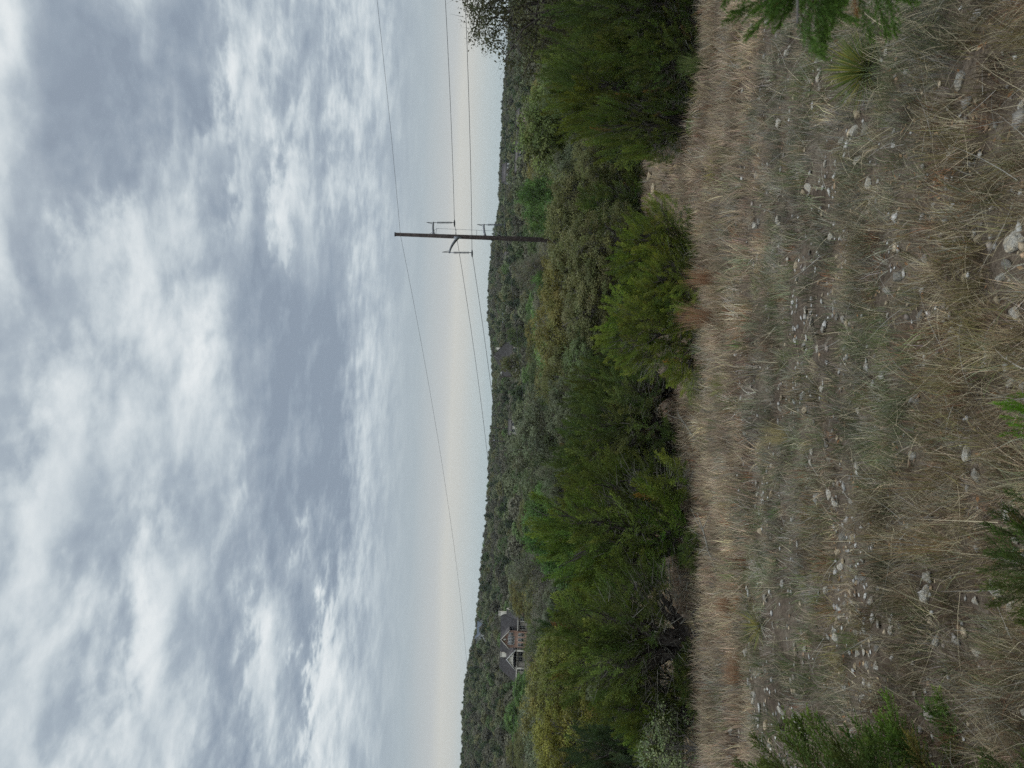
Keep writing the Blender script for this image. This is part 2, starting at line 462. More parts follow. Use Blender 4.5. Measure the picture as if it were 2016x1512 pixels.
def broadleaf(seed, W, H, nlobes, nclumps, nleaf, ll, lw, trunk_r=0.16, fork=0.22, clump_r=0.42, twigs=250, name='oak', bark='bark', flat=0.75, lowz=0.45, vary=0.16, twig_mat='twig', twig_l=0.6, twig_w=0.02):
    rng = np.random.default_rng(seed)
    lobes = []
    for k in range(nlobes):
        q = (k + 0.5) / nlobes; az = k * 2.4 + rng.uniform(-0.4, 0.4)
        rr = 0.34 * W * math.sqrt(q) * rng.uniform(0.85, 1.1)
        r = W * rng.uniform(0.15, 0.23)
        rz = r * flat * rng.uniform(0.85, 1.2)
        top = H * (1 - 0.42 * q * q) - rz * rng.uniform(0.9, 1.25)
        z = top if k % 3 else top - H * rng.uniform(0.05, 0.25)
        z = max(z, lowz * H * 0.8)
        lobes.append((np.array([rr * math.cos(az), rr * math.sin(az), z]), np.array([r, r, rz])))
    g = Geo(); P = []
    per = max(1, nclumps // nlobes)
    for k, (c, r) in enumerate(lobes):
        d = sphere_dirs(per * 2, rng, 0.25)
        p = c + d * r * rng.uniform(0.55, 1.05, (per * 2, 1))
        keep = ~in_lobes(p, lobes, 0.6, k); p = p[keep][:per]; d = d[keep][:per]
        P.append(p)
        lt = rng.uniform(0.9, 1.1)
        for q in range(len(p)):
            n = int(nleaf * rng.uniform(0.5, 1.3))
            cr = clump_r * rng.uniform(0.7, 1.3)
            o = rng.normal(0, 0.42, (n, 3)) * np.array([cr, cr, cr * 0.7])
            dd = o / cr * 0.9 + d[q] * 0.5 + np.array([0, 0, 0.55])
            v, f = shingles(p[q] + o, dd, ll * rng.uniform(0.7, 1.35, n), lw * rng.uniform(0.7, 1.3, n), rng)
            ct = rng.normal(1, vary) * lt; hue = rng.normal(0, 0.05, 3)
            cl = (ct * rng.uniform(0.75, 1.25, (n, 1))) * (1 + hue[None])
            g.add(v, f, np.repeat(np.clip(cl, 0.2, 2.5), 4, 0))
    tr = Geo()
    f0 = np.array([0, 0, H * fork]); lean = rng.normal(0, 0.05 * W, 2)
    f0[:2] += lean
    limb(tr, (0, 0, -0.4), f0, trunk_r * 1.25, trunk_r * 0.95, rng, 0.06, 5, 8)
    for k, (c, r) in enumerate(lobes):
        m_ = f0 + (c - f0) * 0.5; m_[2] += 0.05 * H
        limb(tr, f0, m_, trunk_r * 0.6, trunk_r * 0.38, rng, 0.2)
        limb(tr, m_, c, trunk_r * 0.38, trunk_r * 0.16, rng, 0.2)
        for j in range(6):
            e = P[k][rng.integers(0, len(P[k]))] if len(P[k]) else c
            limb(tr, m_ + (c - m_) * rng.uniform(0.2, 1), e, trunk_r * 0.14, trunk_r * 0.05, rng, 0.25, 4, 4)
    tw = None
    if twigs:
        k = rng.integers(0, nlobes, twigs)
        cc = np.array([l[0] for l in lobes])[k]; rr = np.array([l[1] for l in lobes])[k]
        d = sphere_dirs(twigs, rng, 0.35)
        p = cc + d * rr * rng.uniform(0.45, 0.95, (twigs, 1))
        v, f = thin_tris(p, d + rng.normal(0, 0.45, d.shape), twig_l * rng.uniform(0.5, 1.3, twigs), twig_w, rng)
        tw = Geo(); tw.add(v, f)
        tw = tw.mesh(name + '_twigs', M[twig_mat])
    return g.mesh(name + '_crown', M['leaf']), tr.mesh(name + '_trunk', M[bark], True), tw

PL_FINE = [plume(11 + k, 26, 9, 0.75, 0.24, 0.062, 0.017) for k in range(3)]
PL_MID = [plume(31 + k, 16, 5, 0.85, 0.28, 0.12, 0.035) for k in range(2)]
PL_HANG = [plume(71 + k, 30, 16, 0.42, 0.14, 0.026, 0.010, 0.75, True) for k in range(3)]
PL_CLOSE = [plume(51 + k, 32, 18, 0.36, 0.135, 0.019, 0.0062, 0.8, True) for k in range(3)]

PROTO = {}          # kind -> list of (crown, trunk, twigs, W, H)
PROTO['juniper'] = [(*juniper(100 + k, 5.0, 4.0, 17, 640, PL_FINE, twigs=1300, name='juniper', point=0.75, pl_scale=0.95, lr=(0.125, 0.19)), 5.0, 4.0) for k in range(4)]
PROTO['juniper'].append((*juniper(109, 5.0, 4.0, 17, 620, PL_FINE, twigs=2300, pl_scale=0.95, name='open_juniper', low=0.34, lr=(0.125, 0.19), point=0.75, stems=3, trunk_r=0.12), 5.0, 4.0))
PROTO['far_juniper'] = [(*juniper(120 + k, 4.5, 5.0, 8, 260, PL_MID, twigs=150, name='slim_juniper', pl_scale=1.0), 4.5, 5.0) for k in range(3)]
PROTO['live_oak'] = [(*broadleaf(200 + k, 7.0, 6.5, 13, 330, 80, 0.12, 0.065, name='live_oak'), 7.0, 6.5) for k in range(4)]
PROTO['open_oak'] = [(*broadleaf(231, 7.0, 6.5, 15, 420, 46, 0.10, 0.055, name='open_oak', twigs=900, twig_mat='bark_dark', twig_l=0.5, twig_w=0.016, bark='bark_dark', trunk_r=0.2), 7.0, 6.5)]
PROTO['elm'] = [(*broadleaf(220 + k, 6.0, 6.5, 10, 280, 42, 0.11, 0.06, name='elm', twigs=2200, twig_l=0.62, twig_w=0.022, flat=1.0), 6.0, 6.5) for k in range(2)]
PROTO['green_tree'] = [(*broadleaf(240 + k, 6.0, 6.5, 11, 300, 85, 0.13, 0.08, name='green_tree', flat=0.95, bark='bark_dark', vary=0.2), 6.0, 6.5) for k in range(2)]
PROTO['sapling'] = [(*juniper(150 + k, 1.9, 1.5, 8, 270, PL_CLOSE, twigs=160, name='young_juniper', pl_scale=1.0, trunk_r=0.018, point=1.0), 1.9, 1.5) for k in range(2)]
PROTO['shrub'] = [(*broadleaf(260, 2.2, 1.8, 9, 130, 24, 0.05, 0.032, trunk_r=0.03, fork=0.1, clump_r=0.2, twigs=500, name='shrub', twig_l=0.35, twig_w=0.008, lowz=0.15, flat=1.1), 2.2, 1.8)]

def measured(k):
    out = []
    for cr, tr, tw, W_, H_ in PROTO[k]:
        co = np.empty(len(cr.vertices) * 3, np.float32); cr.vertices.foreach_get('co', co); co = co.reshape(-1, 3)
        out.append((cr, tr, tw, float(2 * np.percentile(np.abs(co[:, :2]), 97.5)), float(np.percentile(co[:, 2], 99.5))))
    PROTO[k] = out
for k in list(PROTO): measured(k)
TREES = []
def plant(kind, x, y, w, h, color, proto=None, rz=None, rng=random, z=None):
    """One tree or bush: an Empty at its foot with trunk, crown and dead twigs as its parts."""
    pr = PROTO[kind]; i = (rng.randrange(len(pr)) if proto is None else proto) % len(pr)
    cr, tr, tw, W, H = pr[i]
    nm = {'juniper': 'juniper', 'far_juniper': 'juniper', 'live_oak': 'live_oak', 'open_oak': 'live_oak', 'elm': 'elm_tree', 'green_tree': 'leafy_tree', 'sapling': 'young_juniper', 'shrub': 'shrub'}[kind]
    zz = gz(x, y) if z is None else z
    e = empty(nm, (x, y, zz), None, None, None, rng.uniform(0, 6.28) if rz is None else rz, (w / W, w / W, h / H))
    for nme, me in (('crown', cr), ('trunk', tr), ('dead_sprays', tw)):
        if me is None: continue
        o = bpy.data.objects.new(nme, me); COL.objects.link(o); o.parent = e
        if nme == 'crown': o.color = (*color, 1)
    TREES.append(dict(e=e, kind=kind, x=x, y=y, w=w, h=h, c=color))
    return e
def tree(kind, iy, vtop, Y, wpx, color, proto=None, rz=None):
    p = at(vtop, iy, Y); z = gz(p.x, Y)
    return plant(kind, p.x, Y, wpx / F * Y, max(p.z - z, 0.3), color, proto, rz)
# ------------------------------------------------------------------ trees standing behind the grass
random.seed(5)
JG = (0.098, 0.138, 0.028); JB = (0.118, 0.158, 0.028); JD = (0.080, 0.112, 0.028); JBL = (0.048, 0.076, 0.030)
OLIVE = (0.132, 0.134, 0.050); OYEL = (0.168, 0.152, 0.045); OGREY = (0.120, 0.133, 0.074); OGREEN = (0.092, 0.120, 0.044)
YEL = (0.168, 0.163, 0.046); BRI = (0.092, 0.155, 0.042); GREYB = (0.140, 0.132, 0.078)

near = []
def nt_(label, group, *a, **k):
    e = tree(*a, **k); tag(e, label, 'tree', group); e['done'] = 1; near.append(e); return e
JUN = 'junipers along the grass edge'
nt_('broad dark juniper whose forked black trunk shows above the bare ground', JUN, 'juniper', 1265, 1085, 16.6, 350, JG, 4, 0.4)
nt_('smaller drooping juniper skirt beside the forked trunk juniper', JUN, 'juniper', 1390, 1175, 16.2, 190, JG, 1, 2.0)
nt_('tall bright green juniper joined to the forked trunk juniper, towards the pole', JUN, 'juniper', 1045, 1052, 18.8, 290, (0.096, 0.138, 0.026), 2, 1.0)
nt_('wide shady juniper between the bright twin-peaked bush and the tall bright juniper', JUN, 'juniper', 850, 1108, 21.5, 260, JD, 3, 0.3)
nt_('dark juniper just behind the shady wide juniper', JUN, 'juniper', 930, 1090, 22.5, 190, JD, 0, 3.0)
nt_('slim dark juniper squeezed behind the bright bush and the shady wide one', JUN, 'juniper', 760, 1120, 23.5, 170, JD, 1, 4.2)
nt_('bright yellow-green juniper bush with feathery upswept tips, the larger peak', JUN, 'juniper', 630, 1178, 16.6, 235, JB, 2, 5.2)
nt_('bright yellow-green juniper bush, the smaller peak next to the trail gap', JUN, 'juniper', 492, 1205, 17.2, 190, JB, 3, 0.9)
nt_('low feathery juniper bush at the foot of the bright twin peaks', JUN, 'juniper', 560, 1265, 15.8, 190, JB, 1, 2.2)
nt_('large dark juniper on the other side of the trail gap', JUN, 'juniper', 180, 1078, 20.0, 250, JG, 1, 0.0)
nt_('rounded juniper leaning over the trail gap', JUN, 'juniper', 236, 1150, 18.6, 130, (0.086, 0.122, 0.024), 0, 1.3)
nt_('dark juniper rising behind the one over the trail gap', JUN, 'juniper', 110, 1072, 22.0, 210, JD, 2, 0.2)
nt_('dark juniper at the photo edge below the overhanging oak', JUN, 'juniper', 15, 1085, 18.0, 220, JD, 3, 2.6)
nt_('shaded low juniper in front of the edge juniper', JUN, 'juniper', 110, 1230, 17.8, 170, JD, 0, 5.0)
nt_('dark juniper beyond the far end of the trail gap', JUN, 'juniper', 412, 1140, 33, 150, JD, 2, 1.1)
nt_('blackish juniper filling the back of the trail gap', JUN, 'juniper', 335, 1160, 37, 150, JD, 1, 3.1)
nt_('blue-green juniper in shade behind the pale sparse shrub', JUN, 'juniper', 1470, 1125, 19.5, 200, JBL, 3, 0.0)
nt_('blue-green juniper at the photo edge past the sparse shrub', JUN, 'juniper', 1570, 1130, 19.0, 200, JBL, 0, 1.7)
nt_('juniper outside the edge beside the overhanging oak', JUN, 'juniper', -140, 1090, 17.5, 240, JG, 1, 1.7)

OK_ = 'oaks just behind the junipers'
for lab, kind, iy, vt, Y, w, c, pr in (
    ('olive live oak hiding the foot of the tall pole', 'live_oak', 462, 1076, 36, 170, OLIVE, 0),
    ('yellowing live oak beside the one at the pole foot', 'live_oak', 548, 1066, 38, 170, OYEL, 1),
    ('mustard tinted live oak above the bright twin-peaked bush', 'live_oak', 640, 1052, 40, 190, OYEL, 2),
    ('olive oak between the mustard oak and the big grey one', 'live_oak', 730, 1062, 39, 150, OLIVE, 3),
    ('grey-barked live oak with bare limbs directly behind the bright bush', 'live_oak', 590, 1108, 30, 200, OLIVE, 2),
    ('darker live oak behind the larger bright bush peak', 'live_oak', 695, 1112, 31, 160, OGREEN, 0),
    ('olive live oak with bare grey limbs beside the trail gap', 'live_oak', 395, 1080, 37, 160, OLIVE, 3),
    ('low olive oak above the smaller bright bush peak', 'live_oak', 490, 1118, 29, 160, OLIVE, 1),
    ('big domed grey-green live oak rising over the shady wide juniper', 'live_oak', 865, 1003, 50, 205, OGREY, 0),
    ('pale grey-green oak in front of the big domed oak', 'live_oak', 800, 1078, 36, 150, OGREY, 1),
    ('grey-green oak behind the tall bright juniper', 'live_oak', 930, 1062, 38, 120, OGREY, 2),
    ('fresh green leafy tree above the tall bright juniper', 'green_tree', 1000, 1036, 44, 130, BRI, 0),
    ('second fresh green tree, lower and nearer the brick house', 'green_tree', 1065, 1036, 46, 120, (0.07, 0.135, 0.03), 1),
    ('yellow-green oak below the brick house', 'live_oak', 1315, 1058, 36, 170, (0.15, 0.165, 0.04), 1),
    ('golden yellow-green oak at the photo edge beside the brick house', 'live_oak', 1400, 1030, 42, 230, YEL, 2),
    ('golden oak in front, above the blue-green shaded juniper', 'live_oak', 1475, 1052, 34, 190, (0.17, 0.165, 0.032), 0),
    ('golden oak at the photo edge behind the blue-green junipers', 'live_oak', 1560, 1040, 36, 190, YEL, 3),
    ('airy yellow-green willow-like tree beyond the trail gap junipers', 'green_tree', 262, 1022, 48, 185, (0.135, 0.165, 0.050), 0),
    ('yellow-green tree below the overhanging oak', 'green_tree', 85, 1040, 40, 110, (0.155, 0.175, 0.034), 1),
    ('grey-green oak between the willow-like tree and the trail gap', 'live_oak', 325, 1090, 38, 150, OGREY, 2),
    ('mottled oak with sallow leaves under the willow-like tree', 'live_oak', 300, 1130, 33, 110, OLIVE, 0),
    ('olive oak behind the large dark trail gap juniper', 'live_oak', 170, 1068, 38, 140, OGREEN, 1),
    ('vivid green tree on the valley side of the pole', 'green_tree', 425, 1036, 62, 95, BRI, 1),
    ('vivid green tree a little beyond the pole', 'green_tree', 385, 1020, 84, 70, BRI, 0),
    ('vivid green tree low beside the yellowing live oak', 'green_tree', 560, 1052, 62, 80, BRI, 1),
    ('grey leafless elm above the yellow-green oak', 'elm', 1245, 1036, 72, 100, OGREY, 0),
    ('grey leafless elm above the fresh green trees', 'elm', 1120, 1006, 72, 120, OGREY, 1),
    ('brownish elm thicket on the pole side of the vivid green tree', 'elm', 530, 1014, 95, 90, GREYB, 0),
    ('olive oak standing before the dark hipped roof', 'live_oak', 718, 984, 240, 44, OLIVE, 2),
    ('smaller olive oak at the low end of the hipped roof', 'live_oak', 662, 998, 230, 40, OGREEN, 1),
    ('dark evergreen just in front of the brick house porch', 'far_juniper', 1272, 1034, 82, 66, JD, 0),
    ('grey gnarled oak half behind the overhanging oak', 'live_oak', 40, 1030, 31, 130, (0.10, 0.10, 0.045), 3),
):
    nt_(lab, OK_, kind, iy, vt, Y, w, c, pr)
# the big oak reaching into the frame at the photo's upper edge
nt_('dark overhanging live oak silhouetted against the sky at the photo edge', OK_, 'open_oak', -52, 890, 24, 330, (0.066, 0.066, 0.030), 0, 2.2)

nt_('pale sparse shrub with round light leaves at the photo edge', 'shrubs by the grass', 'shrub', 1478, 1258, 15.0, 150, (0.20, 0.24, 0.11), 0, 0.5)
nt_('small juniper seedling in the grass by the trail gap', 'shrubs by the grass', 'juniper', 246, 1362, 17.0, 46, JG, 2, 0.5)
nt_('low dark juniper twig clump under the forked trunk juniper', 'shrubs by the grass', 'juniper', 1080, 1340, 16.0, 90, JD, 3, 0.5)
nt_('low scrubby juniper in the bare ground under the drooping skirt', 'shrubs by the grass', 'juniper', 1330, 1330, 15.6, 120, JD, 1, 1.5)
nt_('yellow-green scrub bush alone between grass and shady wide juniper', 'shrubs by the grass', 'shrub', 768, 1352, 15.2, 75, (0.12, 0.14, 0.03), 0, 2.5)

# ------------------------------------------------------------------ the valley wood: single trees out to about 175 m
rng = random.Random(12)
placed = [(t['x'], t['y'], t['w'] * 0.42) for t in TREES]
HOUSES = []      # (x, y, clear radius) set below, used to keep trees off the houses
def clear_of_houses(x, y, extra=0.0):
    for hx, hy, hr in HOUSES_PRE:
        if math.hypot(x - hx, y - hy) < hr + extra: return False
    return True
def lane_ok(x, y, h):
    """keeps crowns from hiding the brick house and the hipped roof that the photo shows"""
    U = x / y * F + 756; iy = 1512 - U
    hor = 995 + (U - 756) * 0.0349
    top = hor - (gz(x, y) + h) / y * F
    if 1190 < iy < 1352 and y < 208: return top > 1031
    if 370 < iy < 585 and y < 61: return top > 1092
    if 645 < iy < 750 and y < 325: return top > 1000
    return True
tries = 0; cnt = 0
while cnt < 560 and tries < 30000:
    tries += 1
    y = math.sqrt(rng.uniform(43 ** 2, 178 ** 2)); x = rng.uniform(-0.56, 0.56) * y
    nz = float(fbm(x * 0.02, y * 0.02, 41)); n2 = rng.random()
    w = rng.uniform(5.0, 8.5); h = w * rng.uniform(0.75, 0.98)
    if nz < 0.46: kind = 'live_oak' if n2 < 0.62 else ('far_juniper' if n2 < 0.86 else 'green_tree')
    else: kind = 'elm' if n2 < 0.25 else ('live_oak' if n2 < 0.72 else ('far_juniper' if n2 < 0.92 else 'green_tree'))
    if kind == 'far_juniper': w = rng.uniform(3.2, 5.0); h = w * rng.uniform(1.0, 1.3)
    r = w * 0.40
    if any((x - a) ** 2 + (y - b) ** 2 < (0.9 * (r + c)) ** 2 for a, b, c in placed): continue
    if not clear_of_houses(x, y, w * 0.5) or not lane_ok(x, y, h): continue
    if math.hypot(x - 11.6, y - 60) < 3.4: continue
    v = rng.uniform(0.72, 1.25)
    c = {'live_oak': rng.choice([OLIVE, OGREY, OGREY, OGREEN, OYEL, OLIVE]), 'far_juniper': rng.choice([JD, JG, JBL]),
         'green_tree': rng.choice([BRI, (0.09, 0.14, 0.04)]), 'elm': GREYB}[kind]
    c = tuple(v * q for q in c)
    plant(kind, x, y, w, h, c, None, None, rng); placed.append((x, y, r)); cnt += 1
# ------------------------------------------------------------------ houses
M['brick'] = noise_mat('brick', (0.25, 0.145, 0.105), (0.34, 0.21, 0.155), 2.5, detail=8)
M['cream'] = noise_mat('cream_stucco', (0.42, 0.385, 0.32), (0.49, 0.45, 0.38), 0.8)
M['white'] = noise_mat('white_paint', (0.46, 0.45, 0.42), (0.54, 0.525, 0.50), 0.8)
M['pink'] = noise_mat('pink_stucco', (0.30, 0.225, 0.19), (0.36, 0.28, 0.24), 0.8)
M['tan'] = noise_mat('tan_stucco', (0.27, 0.24, 0.19), (0.34, 0.30, 0.25), 0.8)
M['shingle'] = noise_mat('shingle', (0.042, 0.037, 0.036), (0.074, 0.066, 0.065), 1.4, detail=8)
M['shingle_brown'] = noise_mat('shingle_brown', (0.042, 0.037, 0.034), (0.068, 0.060, 0.055), 1.2, detail=8)
M['shingle_blue'] = noise_mat('shingle_blue', (0.085, 0.10, 0.125), (0.12, 0.14, 0.165), 1.0)
M['glass'] = noise_mat('window_glass', (0.012, 0.015, 0.018), (0.03, 0.035, 0.04), 0.7, rough=0.12, spec=0.5)
M['wood'] = noise_mat('pole_wood', (0.022, 0.016, 0.014), (0.062, 0.046, 0.040), 5, detail=8, bump=0.4)
M['steel'] = noise_mat('galvanised_steel', (0.16, 0.165, 0.18), (0.22, 0.225, 0.24), 3, rough=0.5, spec=0.4)
M['insul'] = noise_mat('insulator_porcelain', (0.07, 0.075, 0.085), (0.10, 0.105, 0.12), 3, rough=0.3, spec=0.5)

def bx(name, m_, par, *b):
    g = Geo(); g_box(g, *b); return g.build(name, m_, par)
def window(par, x0, x1, z0, z1, yf, nx=2, nz=2, fm='white'):
    """Framed window on a wall facing the camera (-y) at y = yf."""
    g = Geo(); t = 0.09
    g_box(g, x0 - t, x0, yf - 0.10, yf, z0 - t, z1 + t); g_box(g, x1, x1 + t, yf - 0.10, yf, z0 - t, z1 + t)
    g_box(g, x0, x1, yf - 0.10, yf, z1, z1 + t); g_box(g, x0, x1, yf - 0.12, yf, z0 - t, z0)
    for k in range(1, nx):
        x = x0 + (x1 - x0) * k / nx; g_box(g, x - 0.03, x + 0.03, yf - 0.08, yf - 0.045, z0, z1)
    for k in range(1, nz):
        z = z0 + (z1 - z0) * k / nz; g_box(g, x0, x1, yf - 0.085, yf - 0.04, z - 0.03, z + 0.03)
    w = g.build('window', M[fm], par)
    bx('pane', M['glass'], w, x0, x1, yf - 0.04, yf - 0.005, z0, z1)
    return w
def roof_faces(par, name, m_, faces):
    """Thick roof planes from 3D polygons (each about 0.15 m deep)."""
    g = Geo()
    for poly in faces:
        n = len(poly); lo = [(x, y, z - 0.16) for x, y, z in poly]
        f = [(0, k, k + 1) for k in range(1, n - 1)] + [(n, n + k + 1, n + k) for k in range(1, n - 1)]
        for k in range(n): f += [(k, (k + 1) % n, n + (k + 1) % n), (k, n + (k + 1) % n, n + k)]
        g.add(list(poly) + lo, f)
    return g.build(name, m_, par)
def rake(g, a, b, y0, y1, t=0.28):
    """Pale barge board from (x,z) a to b, facing the camera."""
    g.add([(a[0], y0, a[1]), (b[0], y0, b[1]), (b[0], y0, b[1] - t), (a[0], y0, a[1] - t), (a[0], y1, a[1]), (b[0], y1, b[1]), (b[0], y1, b[1] - t), (a[0], y1, a[1] - t)],
          [(0, 1, 2), (0, 2, 3), (4, 6, 5), (4, 7, 6), (0, 4, 5), (0, 5, 1), (3, 2, 6), (3, 6, 7), (0, 3, 7), (0, 7, 4), (1, 5, 6), (1, 6, 2)])

H = empty('brick_house', BRICK, 'large red brick house with dark hipped roof, cream arched porch and two chimneys', 'house')
g = Geo(); g_box(g, -9.6, 7.6, 0, 10, -3.0, 2.05); g.build('wall', M['tan'], H)
for x0 in (-8.6, -6.6, 5.2): window(H, x0, x0 + 1.0, -0.2, 1.3, -0.02, 2, 2, 'cream')
roof_faces(H, 'roof', M['shingle'], [
    [(-10.1, -0.5, 1.9), (8.1, -0.5, 1.9), (7.4, 5, 6.7), (-7.9, 5, 6.7)],
    [(8.1, 10.5, 1.9), (-10.1, 10.5, 1.9), (-7.9, 5, 6.7), (7.4, 5, 6.7)],
    [(-10.1, 10.5, 1.9), (-10.1, -0.5, 1.9), (-7.9, 5, 6.7)],
    [(8.1, -0.5, 1.9), (8.1, 10.5, 1.9), (7.4, 5, 6.7)]])
g = Geo(); g_box(g, -10.12, 8.12, -0.62, -0.505, 1.62, 1.98); g.build('fascia', M['cream'], H)
# brick front gable
gw = Geo(); g_prism(gw, [(0.35, -1.0), (4.85, -1.0), (4.85, 4.35), (2.6, 6.45), (0.35, 4.35)], 'y', -1.2, -0.2)
gb = gw.build('gable', M['brick'], H)
roof_faces(H, 'gable_roof', M['shingle'], [[(0.0, -1.45, 4.25), (2.6, -1.45, 6.68), (2.6, 5, 6.68), (0.0, 5, 4.25)], [(2.6, -1.45, 6.68), (5.2, -1.45, 4.25), (5.2, 5, 4.25), (2.6, 5, 6.68)]])
g = Geo(); rake(g, (-0.05, 4.22), (2.6, 6.70), -1.56, -1.455); rake(g, (2.6, 6.70), (5.25, 4.22), -1.56, -1.455); g.build('barge_board', M['cream'], H)
g = Geo(); g_box(g, 2.35, 2.85, -1.24, -1.205, 5.0, 5.85); g.build('gable_vent', M['cream'], H)
for cx in (1.2, 2.6, 4.0): window(gb, cx - 0.4, cx + 0.4, 0.1, 1.7, -1.2, 2, 2, 'cream')
for cx in (1.55, 2.4, 3.25): window(gb, cx - 0.3, cx + 0.3, 2.85, 4.45, -1.2, 2, 2)
window(gb, 3.95, 4.45, 3.2, 4.3, -1.2, 1, 2)
# cream arched porch
pg = Geo(); arc = [(-2.4 + 2.25 * math.cos(math.pi * k / 10), 2.35 + 0.62 * math.sin(math.pi * k / 10)) for k in range(11)]
for k in range(10):
    a, b = arc[k], arc[k + 1]
    def top(x): return 4.72 - abs(x + 2.4) * 0.86
    g_prism(pg, [(b[0], b[1]), (a[0], a[1]), (a[0], top(a[0])), (b[0], top(b[0]))] if True else [], 'y', -2.9, -2.5)
g_prism(pg, [(-2.6, 4.5), (-2.2, 4.5), (-2.4, 4.72)], 'y', -2.9, -2.5)
g_box(pg, -5.1, -4.65, -2.95, -2.45, 2.05, 2.45); g_box(pg, -0.15, 0.3, -2.95, -2.45, 2.05, 2.45)
po = pg.build('porch', M['cream'], H)
for cx in (-4.87, 0.05):
    g = Geo(); g_tube(g, [(cx, -2.7, -1.2), (cx, -2.7, 2.05)], [0.27, 0.24], 12); g.build('column', M['cream'], po, True)
roof_faces(po, 'porch_roof', M['shingle'], [[(-5.2, -3.05, 2.42), (-2.4, -3.05, 4.86), (-2.4, 4, 4.86), (-5.2, 4, 2.42)], [(-2.4, -3.05, 4.86), (0.4, -3.05, 2.42), (0.4, 4, 2.42), (-2.4, 4, 4.86)]])
g = Geo(); rake(g, (-5.25, 2.40), (-2.4, 4.89), -3.16, -3.055, 0.24); rake(g, (-2.4, 4.89), (0.45, 2.40), -3.16, -3.055, 0.24); g.build('barge_board', M['white'], po)
for x0, x1 in ((-3.9, -2.75), (-2.35, -1.2)):
    window(H, x0, x1, 0.2, 1.35, -0.02, 2, 1, 'cream'); 
for x0, x1 in ((-3.6, -2.75), (-2.35, -1.6)): window(H, x0, x1, 1.62, 2.0, -0.02, 2, 1, 'cream')
# wing on the pole side, gable end turned to the pole
w_ = Geo(); g_prism(w_, [(-0.2, -1.5), (7.5, -1.5), (7.5, 1.95), (3.65, 4.95), (-0.2, 1.95)], 'x', 7.4, 9.6)
wing = w_.build('wing', M['brick'], H)
roof_faces(wing, 'wing_roof', M['shingle'], [[(4.5, -0.75, 1.72), (9.8, -0.75, 1.72), (9.8, 3.65, 5.15), (4.5, 3.65, 5.15)], [(9.8, 8.05, 1.72), (4.5, 8.05, 1.72), (4.5, 3.65, 5.15), (9.8, 3.65, 5.15)]])
g = Geo()
for ya, za, yb, zb in ((-0.8, 1.70, 3.65, 5.18), (3.65, 5.18, 8.1, 1.70)):
    g.add([(9.81, ya, za), (9.81, yb, zb), (9.81, yb, zb - 0.3), (9.81, ya, za - 0.3), (9.93, ya, za), (9.93, yb, zb), (9.93, yb, zb - 0.3), (9.93, ya, za - 0.3)],
          [(0, 1, 2), (0, 2, 3), (4, 6, 5), (4, 7, 6), (0, 4, 5), (0, 5, 1), (3, 2, 6), (3, 6, 7), (0, 3, 7), (0, 7, 4), (1, 5, 6), (1, 6, 2)])
g.build('barge_board', M['cream'], wing)
window(wing, 6.1 + 1.6, 7.2 + 1.6, 0.0, 1.2, -0.2, 2, 2)
bx('pilaster', M['cream'], wing, 7.45, 7.65, -0.36, -0.203, -1.4, 1.9)
for x0, x1, y0, z1, m_ in ((-3.85, -2.75, 2.6, 6.45, 'cream'), (7.0, 8.15, 5.6, 7.3, 'cream')):
    g = Geo(); g_box(g, x0, x1, y0, y0 + 1.0, 2.5, z1); c = g.build('chimney', M[m_], H)
    bx('chimney_cap', M[m_], c, x0 - 0.08, x1 + 0.08, y0 - 0.08, y0 + 1.08, z1, z1 + 0.18)

# dark hipped roof house
Q = empty('hipped_roof_house', HIP, 'big house with steep dark brown hipped roof behind olive trees', 'house')
g = Geo(); g_box(g, -9.0, 8.6, 0, 11, -6.0, 1.2); g.build('wall', M['tan'], Q)
roof_faces(Q, 'roof', M['shingle_brown'], [
    [(-9.7, -0.6, 1.05), (9.3, -0.6, 1.05), (6.6, 2.0, 3.4), (0.4, 5.4, 9.0), (-0.2, 5.4, 9.0), (-9.0, 3.0, 4.6)],
    [(9.3, -0.6, 1.05), (9.3, 11.6, 1.05), (6.6, 9.0, 3.4), (0.4, 5.6, 9.0), (0.4, 5.4, 9.0), (6.6, 2.0, 3.4)],
    [(-9.7, 11.6, 1.05), (-9.7, -0.6, 1.05), (-9.0, 3.0, 4.6), (-9.0, 8.0, 4.6)],
    [(9.3, 11.6, 1.05), (-9.7, 11.6, 1.05), (-9.0, 8.0, 4.6), (-0.2, 5.6, 9.0), (0.4, 5.6, 9.0), (6.6, 9.0, 3.4)],
    [(-9.0, 3.0, 4.6), (-0.2, 5.4, 9.0), (-0.2, 5.6, 9.0), (-9.0, 8.0, 4.6)]])
g = Geo(); g.add([(-0.4, 5.1, 9.05), (0.0, 5.0, 9.1), (-3.0, 1.6, 4.0), (-3.9, 1.4, 3.6), (-0.4, 5.3, 8.9), (0.0, 5.2, 8.95), (-3.0, 2.0, 3.6), (-3.9, 1.9, 3.3)],
    [(0, 2, 1), (0, 3, 2), (4, 5, 6), (4, 6, 7), (0, 4, 7), (0, 7, 3), (1, 2, 6), (1, 6, 5), (3, 7, 6), (3, 6, 2), (0, 1, 5), (0, 5, 4)]); g.build('hip_flashing', M['shingle'], Q)
g = Geo(); g_box(g, 2.6, 3.7, 6.4, 7.4, 4.5, 8.1); c = g.build('chimney', M['cream'], Q); bx('chimney_cap', M['cream'], c, 2.5, 3.8, 6.3, 7.5, 8.1, 8.3)
for x in (-7, -4, 2, 5): window(Q, x, x + 1.3, -0.9, 0.5, 0.0, 2, 2)

